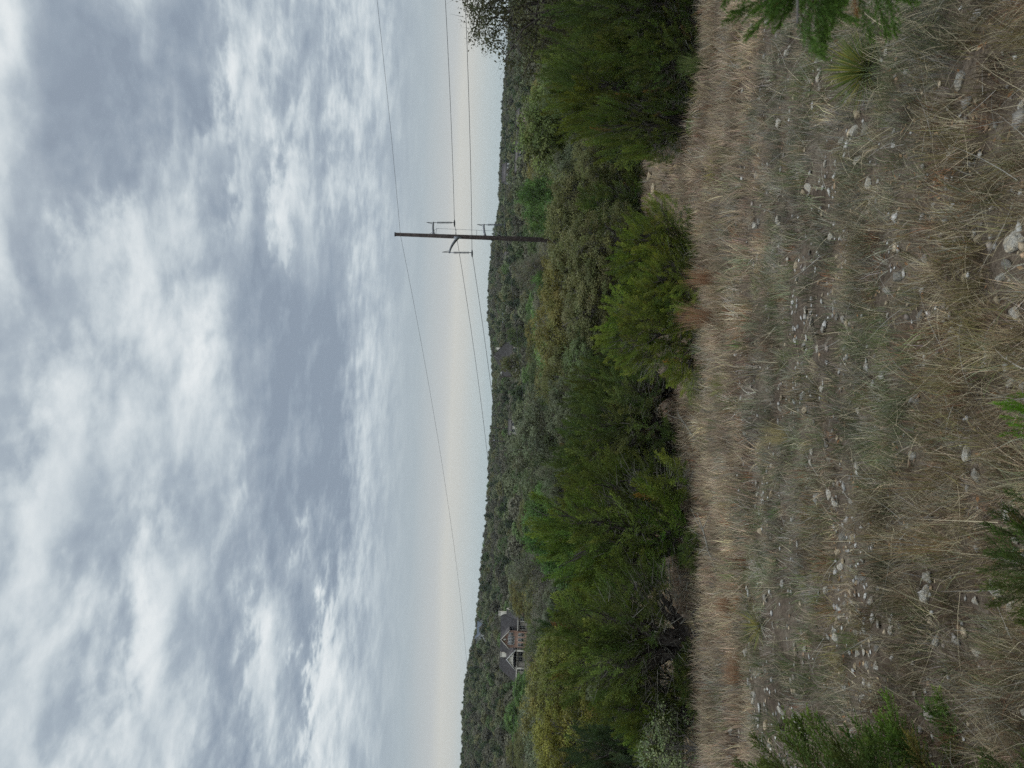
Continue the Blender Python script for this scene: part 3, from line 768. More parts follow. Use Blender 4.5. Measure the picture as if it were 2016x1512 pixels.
def small_house(pos, label, w, d, h, rh, wall, roof, nwin=3, hip=False):
    e = empty('house', (pos.x, pos.y, pos.z), label, 'house', 'small houses in the woods')
    g = Geo(); lo = min(gz(pos.x, pos.y), gz(pos.x, pos.y + d)) - pos.z - 1.0; lo = min(lo, -1.0)
    if hip: g_box(g, -w / 2, w / 2, 0, d, lo, h)
    else: g_prism(g, [(0, lo), (d, lo), (d, h), (d / 2, h + rh - 0.2), (0, h)], 'x', -w / 2, w / 2)
    g.build('wall', M[wall], e)
    k = w * 0.28 if hip else -0.01
    A, B = -w / 2 - 0.4, w / 2 + 0.4
    fs = [[(A, -0.4, h - 0.1), (B, -0.4, h - 0.1), (B - k, d / 2, h + rh), (A + k, d / 2, h + rh)], [(B, d + 0.4, h - 0.1), (A, d + 0.4, h - 0.1), (A + k, d / 2, h + rh), (B - k, d / 2, h + rh)]]
    if hip: fs += [[(A, d + 0.4, h - 0.1), (A, -0.4, h - 0.1), (A + k, d / 2, h + rh)], [(B, -0.4, h - 0.1), (B, d + 0.4, h - 0.1), (B - k, d / 2, h + rh)]]
    roof_faces(e, 'roof', M[roof], fs)
    for q in range(nwin):
        x = -w / 2 + w * (q + 0.5) / nwin; window(e, x - 0.5, x + 0.5, h - 1.7, h - 0.5, 0.0, 1, 2)
    return e
hs = small_house(SMALL[0], 'grey-blue roofed house with white gable high on the wooded hill', 20, 9, 2.6, 3.4, 'white', 'shingle_blue', 4)
fg = Geo(); g_prism(fg, [(-4, -2), (3, -2), (3, 3.4), (-0.5, 7.0), (-4, 3.4)], 'y', -1.5, -0.2); fgo = fg.build('gable', M['white'], hs); window(fgo, -2.2, 1.2, 1.6, 3.6, -1.5, 3, 1)
roof_faces(hs, 'gable_roof', M['shingle_blue'], [[(-4.4, -1.8, 3.2), (-0.5, -1.8, 7.3), (-0.5, 4.5, 7.3), (-4.4, 4.5, 3.2)], [(-0.5, -1.8, 7.3), (3.4, -1.8, 3.2), (3.4, 4.5, 3.2), (-0.5, 4.5, 7.3)]])
small_house(SMALL[1], 'pale cream house front by the two thin utility poles', 4.5, 6, 2.0, 0.9, 'cream', 'shingle_brown', 2)
small_house(SMALL[2], 'small white house below the far ridge near the tall pole', 5, 7, 2.2, 1.3, 'cream', 'shingle_brown', 2)
small_house(SMALL[3], 'pinkish house among trees towards the overhanging oak', 4.5, 6, 2.0, 1.2, 'pink', 'shingle_brown', 1)
small_house(SMALL[4], 'long low tan-roofed house among dark junipers', 12, 8, 1.6, 0.9, 'tan', 'shingle_brown', 3)
small_house(SMALL[5], 'dark roofed house with white front at the ridge gap', 10, 9, 2.9, 2.6, 'white', 'shingle', 3)
small_house(SMALL[6], 'white house half hidden in trees between pole and hipped roof', 13, 8, 2.7, 1.6, 'white', 'shingle_blue', 3)

# ------------------------------------------------------------------ the tall power pole, its arms and its line
PT = at(778, 460, 60); PB0 = at(1085, 474, 60)
P0 = Vector((at(930, 467, 60).x, 60, 0)); ZT = PT.z
LD = Vector((-82, 63, 0)); LN = LD.normalized(); SIDE = Vector((LN.y, -LN.x, 0))     # SIDE points towards the photo's upper edge
def big_pole(loc_xy, zt, label):
    x, y = loc_xy; zb = gz(x, y) - 0.2; hh = zt - zb
    e = empty('power_pole', (x, y, zb), label, 'power pole', 'tall poles of the power line')
    g = Geo(); g_tube(g, [(0, 0, 0), (0, 0, hh * 0.5), (0, 0, hh)], [0.225, 0.19, 0.14], 14); pole = g.build('pole', M['wood'], e, True)
    g = Geo(); g_tube(g, [(0, 0, hh - 0.02), (0, 0, hh + 0.06)], [0.18, 0.175], 14); g.build('pole_cap', M['steel'], pole, True)
    g = Geo()
    def P(s, z): return Vector((SIDE.x * s, SIDE.y * s, z))
    AT = {}
    arms = (('upper', 1, hh - 3.10, 2.45, 0.25), ('middle', -1, hh - 5.10, 2.78, 0.48), ('lower', 1, hh - 7.30, 2.40, 0.22))
    for nm, sgn, z0, ln, rise in arms:
        a = Geo(); n = 9
        pts = [P(sgn * (0.19 + (ln - 0.19) * t), z0 + rise * (1 - (1 - t) ** 1.9)) for t in np.linspace(0, 1, n)]
        g_tube(a, pts, list(np.linspace(0.125, 0.075, n)), 8)
        g_tube(a, [P(sgn * 0.17, z0 - 0.32), P(sgn * 0.17, z0 + 0.32)], [0.09, 0.09], 6)
        arm = a.build('cross_arm', M['steel'], e, True)
        tip = pts[-1]; b = Geo()
        q1 = tip + P(-sgn * 0.28, 0.02); q2 = tip + P(-sgn * 0.02, 0.56)
        g_tube(b, [tip, q2], 0.022, 5); g_tube(b, [q2, q1], 0.022, 5); b.build('bird_guard', M['wire'], arm)
        s = Geo(); L_ = 1.72
        base = tip + Vector((0, 0, -0.05)); pr = [(0.0, 0.028)]; k = 12
        for j in range(k):
            z = 0.28 + (L_ - 0.5) * j / k
            pr += [(z, 0.03), (z + 0.022, 0.092), (z + 0.055, 0.092), (z + 0.065, 0.03)]
        pr += [(L_, 0.03)]
        g_tube(s, [base + Vector((0.001 * j, 0, -z)) for j, (z, r) in enumerate(pr)], [r for z, r in pr], 8)
        s.build('insulator_string', M['insul'], arm, False)
        c = Geo(); e_ = base + Vector((0, 0, -L_)); g_tube(c, [e_ - LN * 0.32, e_ - LN * 0.12, e_ + LN * 0.12, e_ + LN * 0.32], [0.03, 0.07, 0.07, 0.03], 8); c.build('clamp', M['wire'], arm)
        AT[nm] = Vector((x, y, zb)) + e_
    w = Geo(); zs = [hh - 3.25, hh - 4.85, hh - 6.55, hh - 8.05]
    for z in zs: g_tube(w, [P(0.15, z), P(1.36, z)], 0.018, 5)
    g_tube(w, [P(0.16, zs[0] + 0.55), P(1.36, zs[0]), P(1.33, zs[1]), P(1.31, zs[2]), P(1.30, zs[3]), P(0.2, zs[3] - 0.7)], 0.013, 5)
    w.build('standoff_wire', M['steel'], e)
    st = Geo()
    for z in np.arange(3.0, hh - 1, 1.2): g_tube(st, [P(0.12, z), P(0.30 if int(z * 10) % 2 else -0.30, z)], 0.012, 4)
    st.build('step_bolt', M['wire'], e)
    AT['shield'] = Vector((x, y, zb + hh - 0.42))
    return e, AT
poleA, A0 = big_pole((P0.x, 60), ZT, 'tall dark wooden power pole with three curved grey arms rising from oaks')
bx_ = P0 + LD
poleB, A1 = big_pole((bx_.x, bx_.y), ZT - 5.6, 'next wooden power pole of the line, out past the golden oaks')
cx_ = P0 - LD * 0.96
poleC, A2 = big_pole((cx_.x, cx_.y), ZT + 9.3, 'power pole of the line on the uphill side, outside the photo edge')

def cable(name, a, b, sag, r, label, group, m_='wire', n=48):
    g = Geo(); pts = []
    for t in np.linspace(0, 1, n): pts.append(a.lerp(b, t) + Vector((0, 0, -4 * sag * t * (1 - t))))
    g_tube(g, pts, r, 5); o = g.build(name, M[m_], None, True)
    return tag(o, label, 'cable', group)
G_ = 'wires of the tall pole line'
LB = {'shield': ('thin shield wire from the pole top', 'towards the brick house', 'uphill past the photo edge'), 'upper': ('conductor from the upper arm', '', ''), 'middle': ('conductor from the middle arm', '', ''), 'lower': ('conductor from the lower arm', '', '')}
for k in ('shield', 'upper', 'middle', 'lower'):
    thin = k == 'shield'
    cable('power_line', A0[k], A1[k], 1.85 if thin else 2.2, 0.012 if thin else 0.019, LB[k][0] + ' of the tall pole, towards the brick house', G_)
    cable('power_line', A0[k], A2[k], 1.85 if thin else 2.1, 0.012 if thin else 0.019, LB[k][0] + ' of the tall pole, running uphill', G_)

# ------------------------------------------------------------------ distant utility poles and their wires
def util_pole(ix_top, iy_top, ix_bot, Y, label, arm=1.2, r=0.16, two=False, lamp=False):
    t = at(ix_top, iy_top, Y); b = at(ix_bot, iy_top, Y)
    zb = min(b.z, gz(t.x, Y)); e = empty('utility_pole', (t.x, Y, zb), label, 'utility pole', 'thin utility poles across the valley')
    hh = t.z - zb; g = Geo(); g_tube(g, [(0, 0, 0), (0, 0, hh)], [r * 1.15, r * 0.8], 8); g.build('pole', M['wood'], e, True)
    if arm:
        g = Geo(); g_box(g, -arm, arm, -0.07, 0.07, hh - 0.75, hh - 0.55)
        for s in (-1, 0, 1): g_tube(g, [(s * arm * 0.9, 0, hh - 0.55), (s * arm * 0.9, 0, hh - 0.2)], 0.07, 6)
        g.build('cross_arm', M['wood'], e)
        g = Geo(); g_tube(g, [(0.32, -0.1, hh - 2.4), (0.32, -0.1, hh - 1.5)], 0.26, 8); g.build('transformer', M['steel'], e, True)
    if lamp:
        g = Geo(); g_tube(g, [(0, 0, hh - 0.3), (0.5, -0.6, hh), (1.0, -1.2, hh)], 0.05, 6); a = g.build('lamp_arm', M['steel'], e)
        g = Geo(); g_tube(g, [(0.9, -1.1, hh + 0.05), (1.35, -1.6, hh)], [0.14, 0.2], 8); g.build('lamp_head', M['white'], a)
    return Vector((t.x, Y, zb + hh - 0.4))
u1 = util_pole(964, 868, 1006, 300, 'thin utility pole with crossarm and lamp nearer the brick house, of the close two', 1.1, 0.22)
u2 = util_pole(965, 842, 996, 330, 'thin utility pole of the close two, on the tall pole side', 0.0, 0.22)
u3 = util_pole(968, 817, 976, 520, 'tiny utility pole with crossarm on the skyline beyond the close two', 1.8, 0.3)
u4 = util_pole(956, 1037, 968, 640, 'tiny utility pole alone on the skyline towards the brick house', 2.2, 0.34)
u5 = util_pole(987, 741, 1022, 240, 'thin lamp pole standing beside the dark hipped roof', 0.0, 0.15, lamp=True)
u6 = util_pole(971, 789, 978, 600, 'tiniest utility pole on the skyline towards the hipped roof', 1.8, 0.22)
GU = 'thin utility wires'
cable('utility_wire', u1, u4, 4, 0.03, 'faint utility wire to the lone skyline pole', GU, 'wire')
cable('utility_wire', u1, u2, 0.5, 0.03, 'short utility wire joining the close two poles', GU, 'wire')
cable('utility_wire', u2, u3, 1.0, 0.03, 'utility wire from the close two poles to the skyline pole', GU, 'wire')
cable('utility_wire', u3, u6, 1.0, 0.03, 'utility wire between the two tiniest skyline poles', GU, 'wire')
pL = at(946, 1560, 560); cable('utility_wire', u4, Vector((pL.x, 560, pL.z)), 3, 0.03, 'faint utility wire across the wooded hill above the brick house', GU, 'wire')
# ------------------------------------------------------------------ undergrowth and the far wooded hills (nobody could count them)
def low_tree(seed, W, H, n, s, conifer=False):
    rg = np.random.default_rng(seed); g = Geo()
    nl = 7
    for k in range(nl):
        q = (k + 0.5) / nl; az = k * 2.4 + rg.uniform(-.4, .4); rr = 0.30 * W * math.sqrt(q)
        c = np.array([rr * math.cos(az), rr * math.sin(az), H * (0.72 - 0.32 * q)])
        r = np.array([1, 1, 0.85]) * W * rg.uniform(0.17, 0.25)
        if conifer: c[:2] *= 0.6; c[2] = H * (0.8 - 0.6 * q); r = r * np.array([0.8, 0.8, 1.1])
        d = sphere_dirs(n // nl, rg, 0.3); p = c + d * r * rg.uniform(0.7, 1.08, (len(d), 1))
        v, f = shingles(p, d + np.array([0, 0, 0.35]), s * rg.uniform(0.6, 1.4, len(d)), s * 0.7 * rg.uniform(0.6, 1.4, len(d)), rg)
        g.add(v, f, np.repeat(rg.uniform(0.85, 1.15, (len(d), 1)) * rg.uniform(0.88, 1.12) * np.ones((1, 3)), 4, 0))
    t = Geo(); g_tube(g, [(0, 0, -0.6), (0.05, 0, H * 0.5)], [0.14, 0.08], 4, (0.9, 0.8, 0.9))
    return g
wood_col = bpy.data.collections.new('wood_sources')
for k in range(5):
    g = low_tree(300 + k, 6.5, 5.6, 800, 0.58) if k < 3 else low_tree(300 + k, 4.2, 5.6, 600, 0.45, True)
    o = bpy.data.objects.new('far_crown_%d' % k, g.mesh('far_crown', M['far_leaf'])); wood_col.objects.link(o)

def scatter(name, pts, rot, scl, idx, tint, label):
    me = bpy.data.meshes.new(name); n = len(pts)
    me.vertices.add(n); me.vertices.foreach_set('co', np.asarray(pts, np.float32).ravel())
    for nm, ty, key, arr in (('w_rot', 'FLOAT', 'value', rot), ('w_scl', 'FLOAT_VECTOR', 'vector', scl), ('w_idx', 'INT', 'value', idx), ('wood_tint', 'FLOAT_COLOR', 'color', tint)):
        a = me.attributes.new(nm, ty, 'POINT'); a.data.foreach_set(key, np.asarray(arr, np.int32 if ty == 'INT' else np.float32).ravel())
    o = bpy.data.objects.new(name, me); COL.objects.link(o)
    ng = bpy.data.node_groups.new(name, 'GeometryNodeTree')
    ng.interface.new_socket('Geometry', in_out='INPUT', socket_type='NodeSocketGeometry')
    ng.interface.new_socket('Geometry', in_out='OUTPUT', socket_type='NodeSocketGeometry')
    gi = ng.nodes.new('NodeGroupInput'); go = ng.nodes.new('NodeGroupOutput')
    ip = ng.nodes.new('GeometryNodeInstanceOnPoints'); ci = ng.nodes.new('GeometryNodeCollectionInfo')
    ci.inputs['Collection'].default_value = wood_col; ci.inputs['Separate Children'].default_value = True; ci.inputs['Reset Children'].default_value = True
    def na(nm, dt):
        q = ng.nodes.new('GeometryNodeInputNamedAttribute'); q.data_type = dt; q.inputs['Name'].default_value = nm; return q.outputs['Attribute']
    cx = ng.nodes.new('ShaderNodeCombineXYZ')
    L = ng.links
    L.new(gi.outputs[0], ip.inputs['Points']); L.new(ci.outputs[0], ip.inputs['Instance'])
    ip.inputs['Pick Instance'].default_value = True
    L.new(na('w_idx', 'INT'), ip.inputs['Instance Index']); L.new(na('w_rot', 'FLOAT'), cx.inputs[2]); L.new(cx.outputs[0], ip.inputs['Rotation'])
    L.new(na('w_scl', 'FLOAT_VECTOR'), ip.inputs['Scale']); L.new(ip.outputs[0], go.inputs[0])
    md = o.modifiers.new('scatter', 'NODES'); md.node_group = ng
    tag(o, label, None, None, 'stuff'); return o

r_ = np.random.default_rng(77)
def far_points(n, y0, y1, half, smin, smax, seed, dens=1.0):
    u = r_.random(n); y = np.sqrt(y0 ** 2 + u * (y1 ** 2 - y0 ** 2)); x = r_.uniform(-half, half, n) * y
    z = ground(x, y); s = r_.uniform(smin, smax, n)
    ok = np.ones(n, bool)
    for hx, hy, hr in HOUSES_PRE: ok &= np.hypot(x - hx, y - hy) > hr
    U = x / y * F + 756; iy = 1512 - U; hor = 995 + (U - 756) * 0.0349; top = hor - (z + 5.6 * s) / y * F
    for a, b, ymax, lim in LANES: ok &= ~((iy > a) & (iy < b) & (y < ymax) & (top < lim))
    x, y, z, s = x[ok], y[ok], z[ok], s[ok]; n = len(x)
    nz = fbm(x * 0.012, y * 0.012, seed)
    pal = np.array([[0.112, 0.124, 0.064], [0.105, 0.100, 0.068], [0.058, 0.082, 0.034], [0.125, 0.122, 0.056], [0.082, 0.118, 0.042], [0.048, 0.064, 0.034]])
    pr = np.stack([0.9 - nz, nz * 0.9, 0.5 + 0 * nz, 0.25 + 0 * nz, 0.16 + 0 * nz, 0.35 + 0.3 * sstep(500, 800, y)], 1) ** 1.5
    cs = np.cumsum(pr / pr.sum(1, keepdims=True), 1); k = (r_.random((n, 1)) > cs).sum(1).clip(0, 5)
    tint = np.ones((n, 4)); tint[:, :3] = pal[k] * r_.uniform(0.66, 1.3, (n, 1))
    idx = np.where((k == 2) | (k == 5), 3 + r_.integers(0, 2, n), r_.integers(0, 3, n))
    scl = np.stack([s, s, s * r_.uniform(0.85, 1.15, n)], 1)
    return np.stack([x, y, z], 1), r_.uniform(0, 6.28, n), scl, idx, tint
scatter('woods', *far_points(24000, 172, 1420, 0.62, 0.8, 1.45, 41), 'hazy wooded hills of oak and juniper beyond the valley')
scatter('undergrowth', *far_points(3600, 31, 180, 0.60, 0.18, 0.42, 43), 'low brush growing between the valley trees')
# ------------------------------------------------------------------ ground sheet: a polar grid from behind the camera out to the horizon
def ground_sheet():
    rs = np.concatenate([np.linspace(0.0, 12, 150), 12 * (2500 / 12) ** np.linspace(0.01, 1, 190)])
    az = np.concatenate([np.linspace(-36, 36, 260), np.linspace(40, 320, 50)]); az = np.radians(np.sort(az))
    R, A = np.meshgrid(rs, az, indexing='ij'); X = R * np.sin(A); Y = R * np.cos(A); Z = ground(X, Y)
    n, k = X.shape; v = np.stack([X, Y, Z], 2).reshape(-1, 3)
    i = np.arange(n - 1)[:, None] * k + np.arange(k)[None]; j = np.arange(n - 1)[:, None] * k + (np.arange(k)[None] + 1) % k
    q = np.stack([i, i + k, j + k, j], 2).reshape(-1, 4)
    f = np.concatenate([q[:, :3], q[:, [0, 2, 3]]])
    g = Geo(); g.add(v, f); o = g.build('ground', M['ground'], None, True); tag(o, kind='structure'); return o
ground_sheet()

def bare(x, y):
    """Stony patches where little grass grows."""
    s = fbm(x * 0.75, y * 0.75, 71); t = fbm(x * 2.6, y * 2.6, 73)
    return sstep(0.50, 0.66, 0.6 * s + 0.4 * t) * (1 - 0.75 * sstep(8.5, 11, y)) * (0.25 + 0.75 * sstep(3.6, 5.6, y))
# ------------------------------------------------------------------ rocks
import bmesh
def rock_proto(seed, flat):
    bm = bmesh.new(); bmesh.ops.create_icosphere(bm, subdivisions=4, radius=1.0)
    rr = np.random.default_rng(seed)
    pl = [(Vector(rr.normal(0, 1, 3)).normalized(), rr.uniform(0.42, 0.8)) for _ in range(13)]
    off = Vector(rr.uniform(0, 50, 3))
    from mathutils import noise as mn
    for v in bm.verts:
        p = v.co.copy()
        for nrm, dd in pl:
            e = p.dot(nrm)
            if e > dd: p -= nrm * (e - dd) * 0.96
        p *= 1 + 0.10 * mn.noise(p * 1.7 + off) + 0.07 * mn.noise(p * 4.5 + off) + 0.035 * mn.noise(p * 11 + off)
        p.z *= flat; p.x *= 1.25; v.co = p
    me = bpy.data.meshes.new('rock'); bm.to_mesh(me); bm.free()
    me.polygons.foreach_set('use_smooth', np.ones(len(me.polygons), bool)); me.materials.append(M['rock']); return me
ROCKS = [rock_proto(400 + k, f) for k, f in enumerate((0.5, 0.7, 0.35, 0.55, 0.42, 0.85))]
ROCKPOS = []
def rock(p, size, k, col, label, group, sink=0.25, rz=0.0, tilt=(0, 0)):
    o = bpy.data.objects.new('limestone_rock', ROCKS[k % 6]); COL.objects.link(o)
    ROCKPOS.append((p.x, p.y, size)); o.location = p + Vector((0, 0, size * (0.5 - sink))); o.scale = (size, size * 0.9, size); o.rotation_euler = (tilt[0], tilt[1], rz)
    o.color = (*col, 1); return tag(o, label, 'rock', group)
PALE = (1.15, 1.13, 1.08); GR = (0.8, 0.79, 0.77); TN = (1.0, 0.86, 0.66); DK = (0.55, 0.54, 0.53)
RG = 'larger limestone rocks lying in the grass'
# photo position (column, row), width in photo pixels, prototype, colour, label
for ix, iy, wp, k, c, lab in (
    (1832, 1136, 36, 1, GR, 'round grey pitted rock alone in the thatch between two juniper sprays'),
    (1962, 1160, 46, 0, GR, 'angular grey rock beside the young juniper sprays, with orange underside'),
    (1925, 1185, 26, 2, PALE, 'small flat pale rock next to the angular grey one'),
    (1999, 478, 62, 3, PALE, 'big whitish rock cut by the photo edge, below yellow stones'),
    (1985, 520, 34, 2, DK, 'dark weathered rock leaning on the big whitish one'),
    (1712, 362, 34, 0, PALE, 'jagged bright limestone slab past the large yucca'),
    (1639, 466, 26, 1, PALE, 'bright knobbly rock in the green grass patch'),
    (1893, 160, 54, 4, GR, 'large grey half buried rock near the dark grass roots'),
    (1832, 1408, 40, 0, PALE, 'pale block of rock in the bare twig patch'),
    (1995, 1010, 44, 5, PALE, 'white lichen spotted rock under the low juniper sprays'),
    (1908, 895, 34, 5, PALE, 'white upright chunk near the bright green bush'),
    (1925, 935, 30, 5, GR, 'grey pyramid rock beside the white upright chunk'),
    (1800, 895, 34, 4, GR, 'long grey rock sunk in tan grass'),
    (1773, 545, 34, 1, DK, 'dull brown grey rock under thatch'),
    (1815, 620, 30, 0, DK, 'mossy grey rock in green grass'),
    (2003, 615, 36, 3, PALE, 'pointed cream rock at the photo edge'),
    (1975, 548, 26, 5, GR, 'grey green cobble among yellow stones'),
    (1610, 686, 20, 2, PALE, 'small bright flat rock on the open slope'),
    (1720, 1180, 22, 4, GR, 'upright grey stone among dark grass'),
    (1628, 1163, 22, 1, PALE, 'white lump of limestone in the stony patch'),
    (1658, 1115, 24, 0, PALE, 'shell white stone above the stony patch'),
    (1552, 510, 18, 2, PALE, 'white stone at the start of the tan strip'),
    (1568, 522, 22, 3, TN, 'cream stone pair member by the green tuft'),
    (1600, 888, 16, 1, PALE, 'little white ball-like stone in grey grass'),
    (1598, 910, 16, 1, PALE, 'second ball-like stone just below the first'),
    (1708, 1310, 26, 4, GR, 'grey stone with dead black stick beside it'),
    (1728, 1312, 22, 0, PALE, 'pale split stone next to the dead black stick'),
    (1685, 1312, 18, 2, TN, 'pinkish cream stone by the pebble cluster'),
    (1803, 1368, 22, 2, PALE, 'slab of pale stone on edge in dry twigs'),
    (1620, 765, 18, 1, PALE, 'white stone on the open slope below the scrub bush'),
    (1615, 150, 30, 0, PALE, 'white rock at the large yucca'),
    (1550, 105, 18, 1, PALE, 'bright white stone behind the hanging juniper branch'),
    (1625, 325, 20, 3, PALE, 'white stone between the two yuccas'),
    (1660, 275, 22, 0, GR, 'grey stone in the reddish pebble patch'),
    (1990, 1195, 30, 2, PALE, 'white shell-like stone cut by the photo edge'),
    (1965, 590, 20, 1, TN, 'yellow stone among brown leaves'),
    (1900, 545, 22, 3, TN, 'tan stone in the leafy gravel'),
    (1930, 470, 24, 1, TN, 'mustard stone over the big whitish rock'),
    (1285, 306, 20, 2, TN, 'tan ledge rock in the trail gap'),
    (1280, 345, 26, 2, TN, 'wider tan ledge rock in the trail gap'),
    (1288, 372, 30, 2, TN, 'tan ledge rock touching the bright bush'),
):
    p = on_ground(ix, iy); sz = wp / F * p.y * 0.5 / 1.15
    rock(p, sz, k, c, lab, RG, 0.36, random.uniform(0, 6.28), (random.uniform(-.2, .2), random.uniform(-.2, .2)))
zones = (('near large yucca', lambda U: U > 1250), ('below trail gap', lambda U: 1000 < U <= 1250), ('below twin bush', lambda U: 760 < U <= 1000),
         ('below wide juniper', lambda U: 540 < U <= 760), ('below tall juniper', lambda U: 340 < U <= 540), ('below forked juniper', lambda U: U <= 340))
RK = {}
rr = random.Random(31); made = 0
while made < 240:
    y = rr.uniform(2.6, 11.5); x = rr.uniform(-0.56, 0.56) * y
    if float(bare(x, y)) + 0.25 < rr.uniform(0.12, 0.9) or (y < 4.5 and rr.random() < 0.6): continue
    sz = rr.choice((0.015, 0.019, 0.024, 0.03, 0.042)) * (0.8 + 0.07 * y)
    c, cn = rr.choice(((PALE, 'white'), (PALE, 'pale'), (GR, 'grey'), (GR, 'grey'), (TN, 'tan'), (DK, 'dark grey')))
    U = x / y * F + 756; zn = next(n for n, f in zones if f(U))
    bandn = 'on near thatch' if y < 4.2 else ('on mid slope' if y < 7 else 'on upper slope')
    o = rock(Vector((x, y, gz(x, y))), sz, rr.randrange(6), c, None, 'small limestone rocks scattered on the slope', 0.30, rr.uniform(0, 6.28), (rr.uniform(-.4, .4), rr.uniform(-.4, .4)))
    RK.setdefault(('small' if sz < 0.03 else 'fist-sized', cn, bandn, zn), []).append((U, o)); made += 1
ORD = ('first', 'second', 'third', 'fourth', 'fifth', 'sixth', 'seventh', 'eighth', 'ninth', 'tenth', 'eleventh', 'twelfth', 'thirteenth', 'fourteenth', 'fifteenth', 'sixteenth', 'seventeenth', 'eighteenth', 'nineteenth', 'twentieth')
def order_label(base, k, n):
    if n == 1: return base
    return base + ', ' + (ORD[k] if k < 20 else 'later') + " from photo top"
for (s_, c_, b_, z_), lst in RK.items():
    lst.sort(key=lambda q: -q[0])
    for k, (U, o) in enumerate(lst): o['label'] = order_label('%s %s rock %s %s' % (s_, c_, b_, z_), k, len(lst))

# ------------------------------------------------------------------ grass
def blades(g, P, az, lean, L, Wd, C, bend, rng, seg=2):
    """Bent tapering blades: P feet, az lean heading, lean at the foot, bend added towards the tip."""
    n = len(P); h = np.stack([np.cos(az), np.sin(az), 0 * az], 1)
    fa = az + np.pi / 2 + rng.normal(0, 0.7, n); wv = np.stack([np.cos(fa), np.sin(fa), 0 * fa], 1) * (Wd / 2)[:, None]
    pts = [P]; th = lean.copy(); step = (L / seg)[:, None]; p = P
    for k in range(seg):
        p = p + step * (np.cos(th)[:, None] * np.array([[0, 0, 1.0]]) + np.sin(th)[:, None] * h); pts.append(p); th = th + bend / seg
    V = np.empty((n, 2 * seg + 1, 3)); tw = [1.0, 0.85, 0.55, 0.4]
    for k in range(seg): V[:, 2 * k] = pts[k] - wv * tw[k]; V[:, 2 * k + 1] = pts[k] + wv * tw[k]
    V[:, 2 * seg] = pts[seg]
    fs = []
    for k in range(seg - 1): fs += [(2 * k, 2 * k + 1, 2 * k + 3), (2 * k, 2 * k + 3, 2 * k + 2)]
    fs += [(2 * seg - 2, 2 * seg - 1, 2 * seg)]
    f = np.array(fs)[None] + (np.arange(n) * (2 * seg + 1))[:, None, None]
    g.add(V.reshape(-1, 3), f.reshape(-1, 3), np.repeat(C, 2 * seg + 1, 0))

rg = np.random.default_rng(8)
TAN = np.array([0.40, 0.325, 0.235]); PINK = np.array([0.36, 0.275, 0.215]); GREY = np.array([0.33, 0.31, 0.27]); STRAW = np.array([0.46, 0.39, 0.26])
GRN = np.array([0.135, 0.165, 0.075]); GGR = np.array([0.20, 0.215, 0.145]); OLV = np.array([0.215, 0.185, 0.085]); BRN = np.array([0.23, 0.165, 0.11]); RED = np.array([0.27, 0.135, 0.075]); DRK = np.array([0.14, 0.11, 0.075])
def pick_cols(x, y, rng, n):
    """Grass kinds by place: tan on the far strip, grey-green on the stony slope, olive and brown thatch close by."""
    a = fbm(x * 0.9, y * 0.9, 51); b = fbm(x * 0.45, y * 0.45, 57); c = fbm(x * 2.0, y * 2.0, 63)
    yy = y + (b - 0.5) * 7 + (a - 0.5) * 4 + 0.06 * x
    farw = sstep(7.8, 10.4, yy); midw = sstep(3.9, 5.4, yy) * (1 - farw); nearw = 1 - farw - midw
    W = np.stack([0.75 * farw + 0.05 * midw + 0.14 * nearw, 0.42 * farw * (b > 0.45) + 0.08 * farw, 0.15 * farw + 0.42 * midw + 0.13 * nearw, 0.16 * farw + 0.06 * midw + 0.14 * nearw,
                  midw * (0.15 + 0.7 * sstep(0.45, 0.65, a)) + nearw * (0.02 + 0.32 * sstep(0.52, 0.7, a)) + 0.03 * farw,
                  0.03 * farw + 0.55 * midw + 0.10 * nearw, nearw * (0.12 + 0.55 * sstep(0.42, 0.62, c)) + 0.05 * midw + 0.03 * farw,
                  0.32 * nearw + 0.06 * midw + 0.04 * farw, 0.06 * nearw * (c > 0.55) + 0.02 + 0.10 * farw * (c > 0.60), 0.22 * nearw + 0.06 * midw + 0.02 * farw], 1)
    pal = np.stack([TAN, PINK, GREY, STRAW, GRN, GGR, OLV, BRN, RED, DRK])
    cs = np.cumsum(W / W.sum(1, keepdims=True), 1); k = (rng.random((n, 1)) > cs).sum(1).clip(0, 9)
    return pal[k] * np.array([0.83, 0.805, 0.75]) * (1 + 0.12 * farw[:, None] - 0.10 * nearw[:, None])
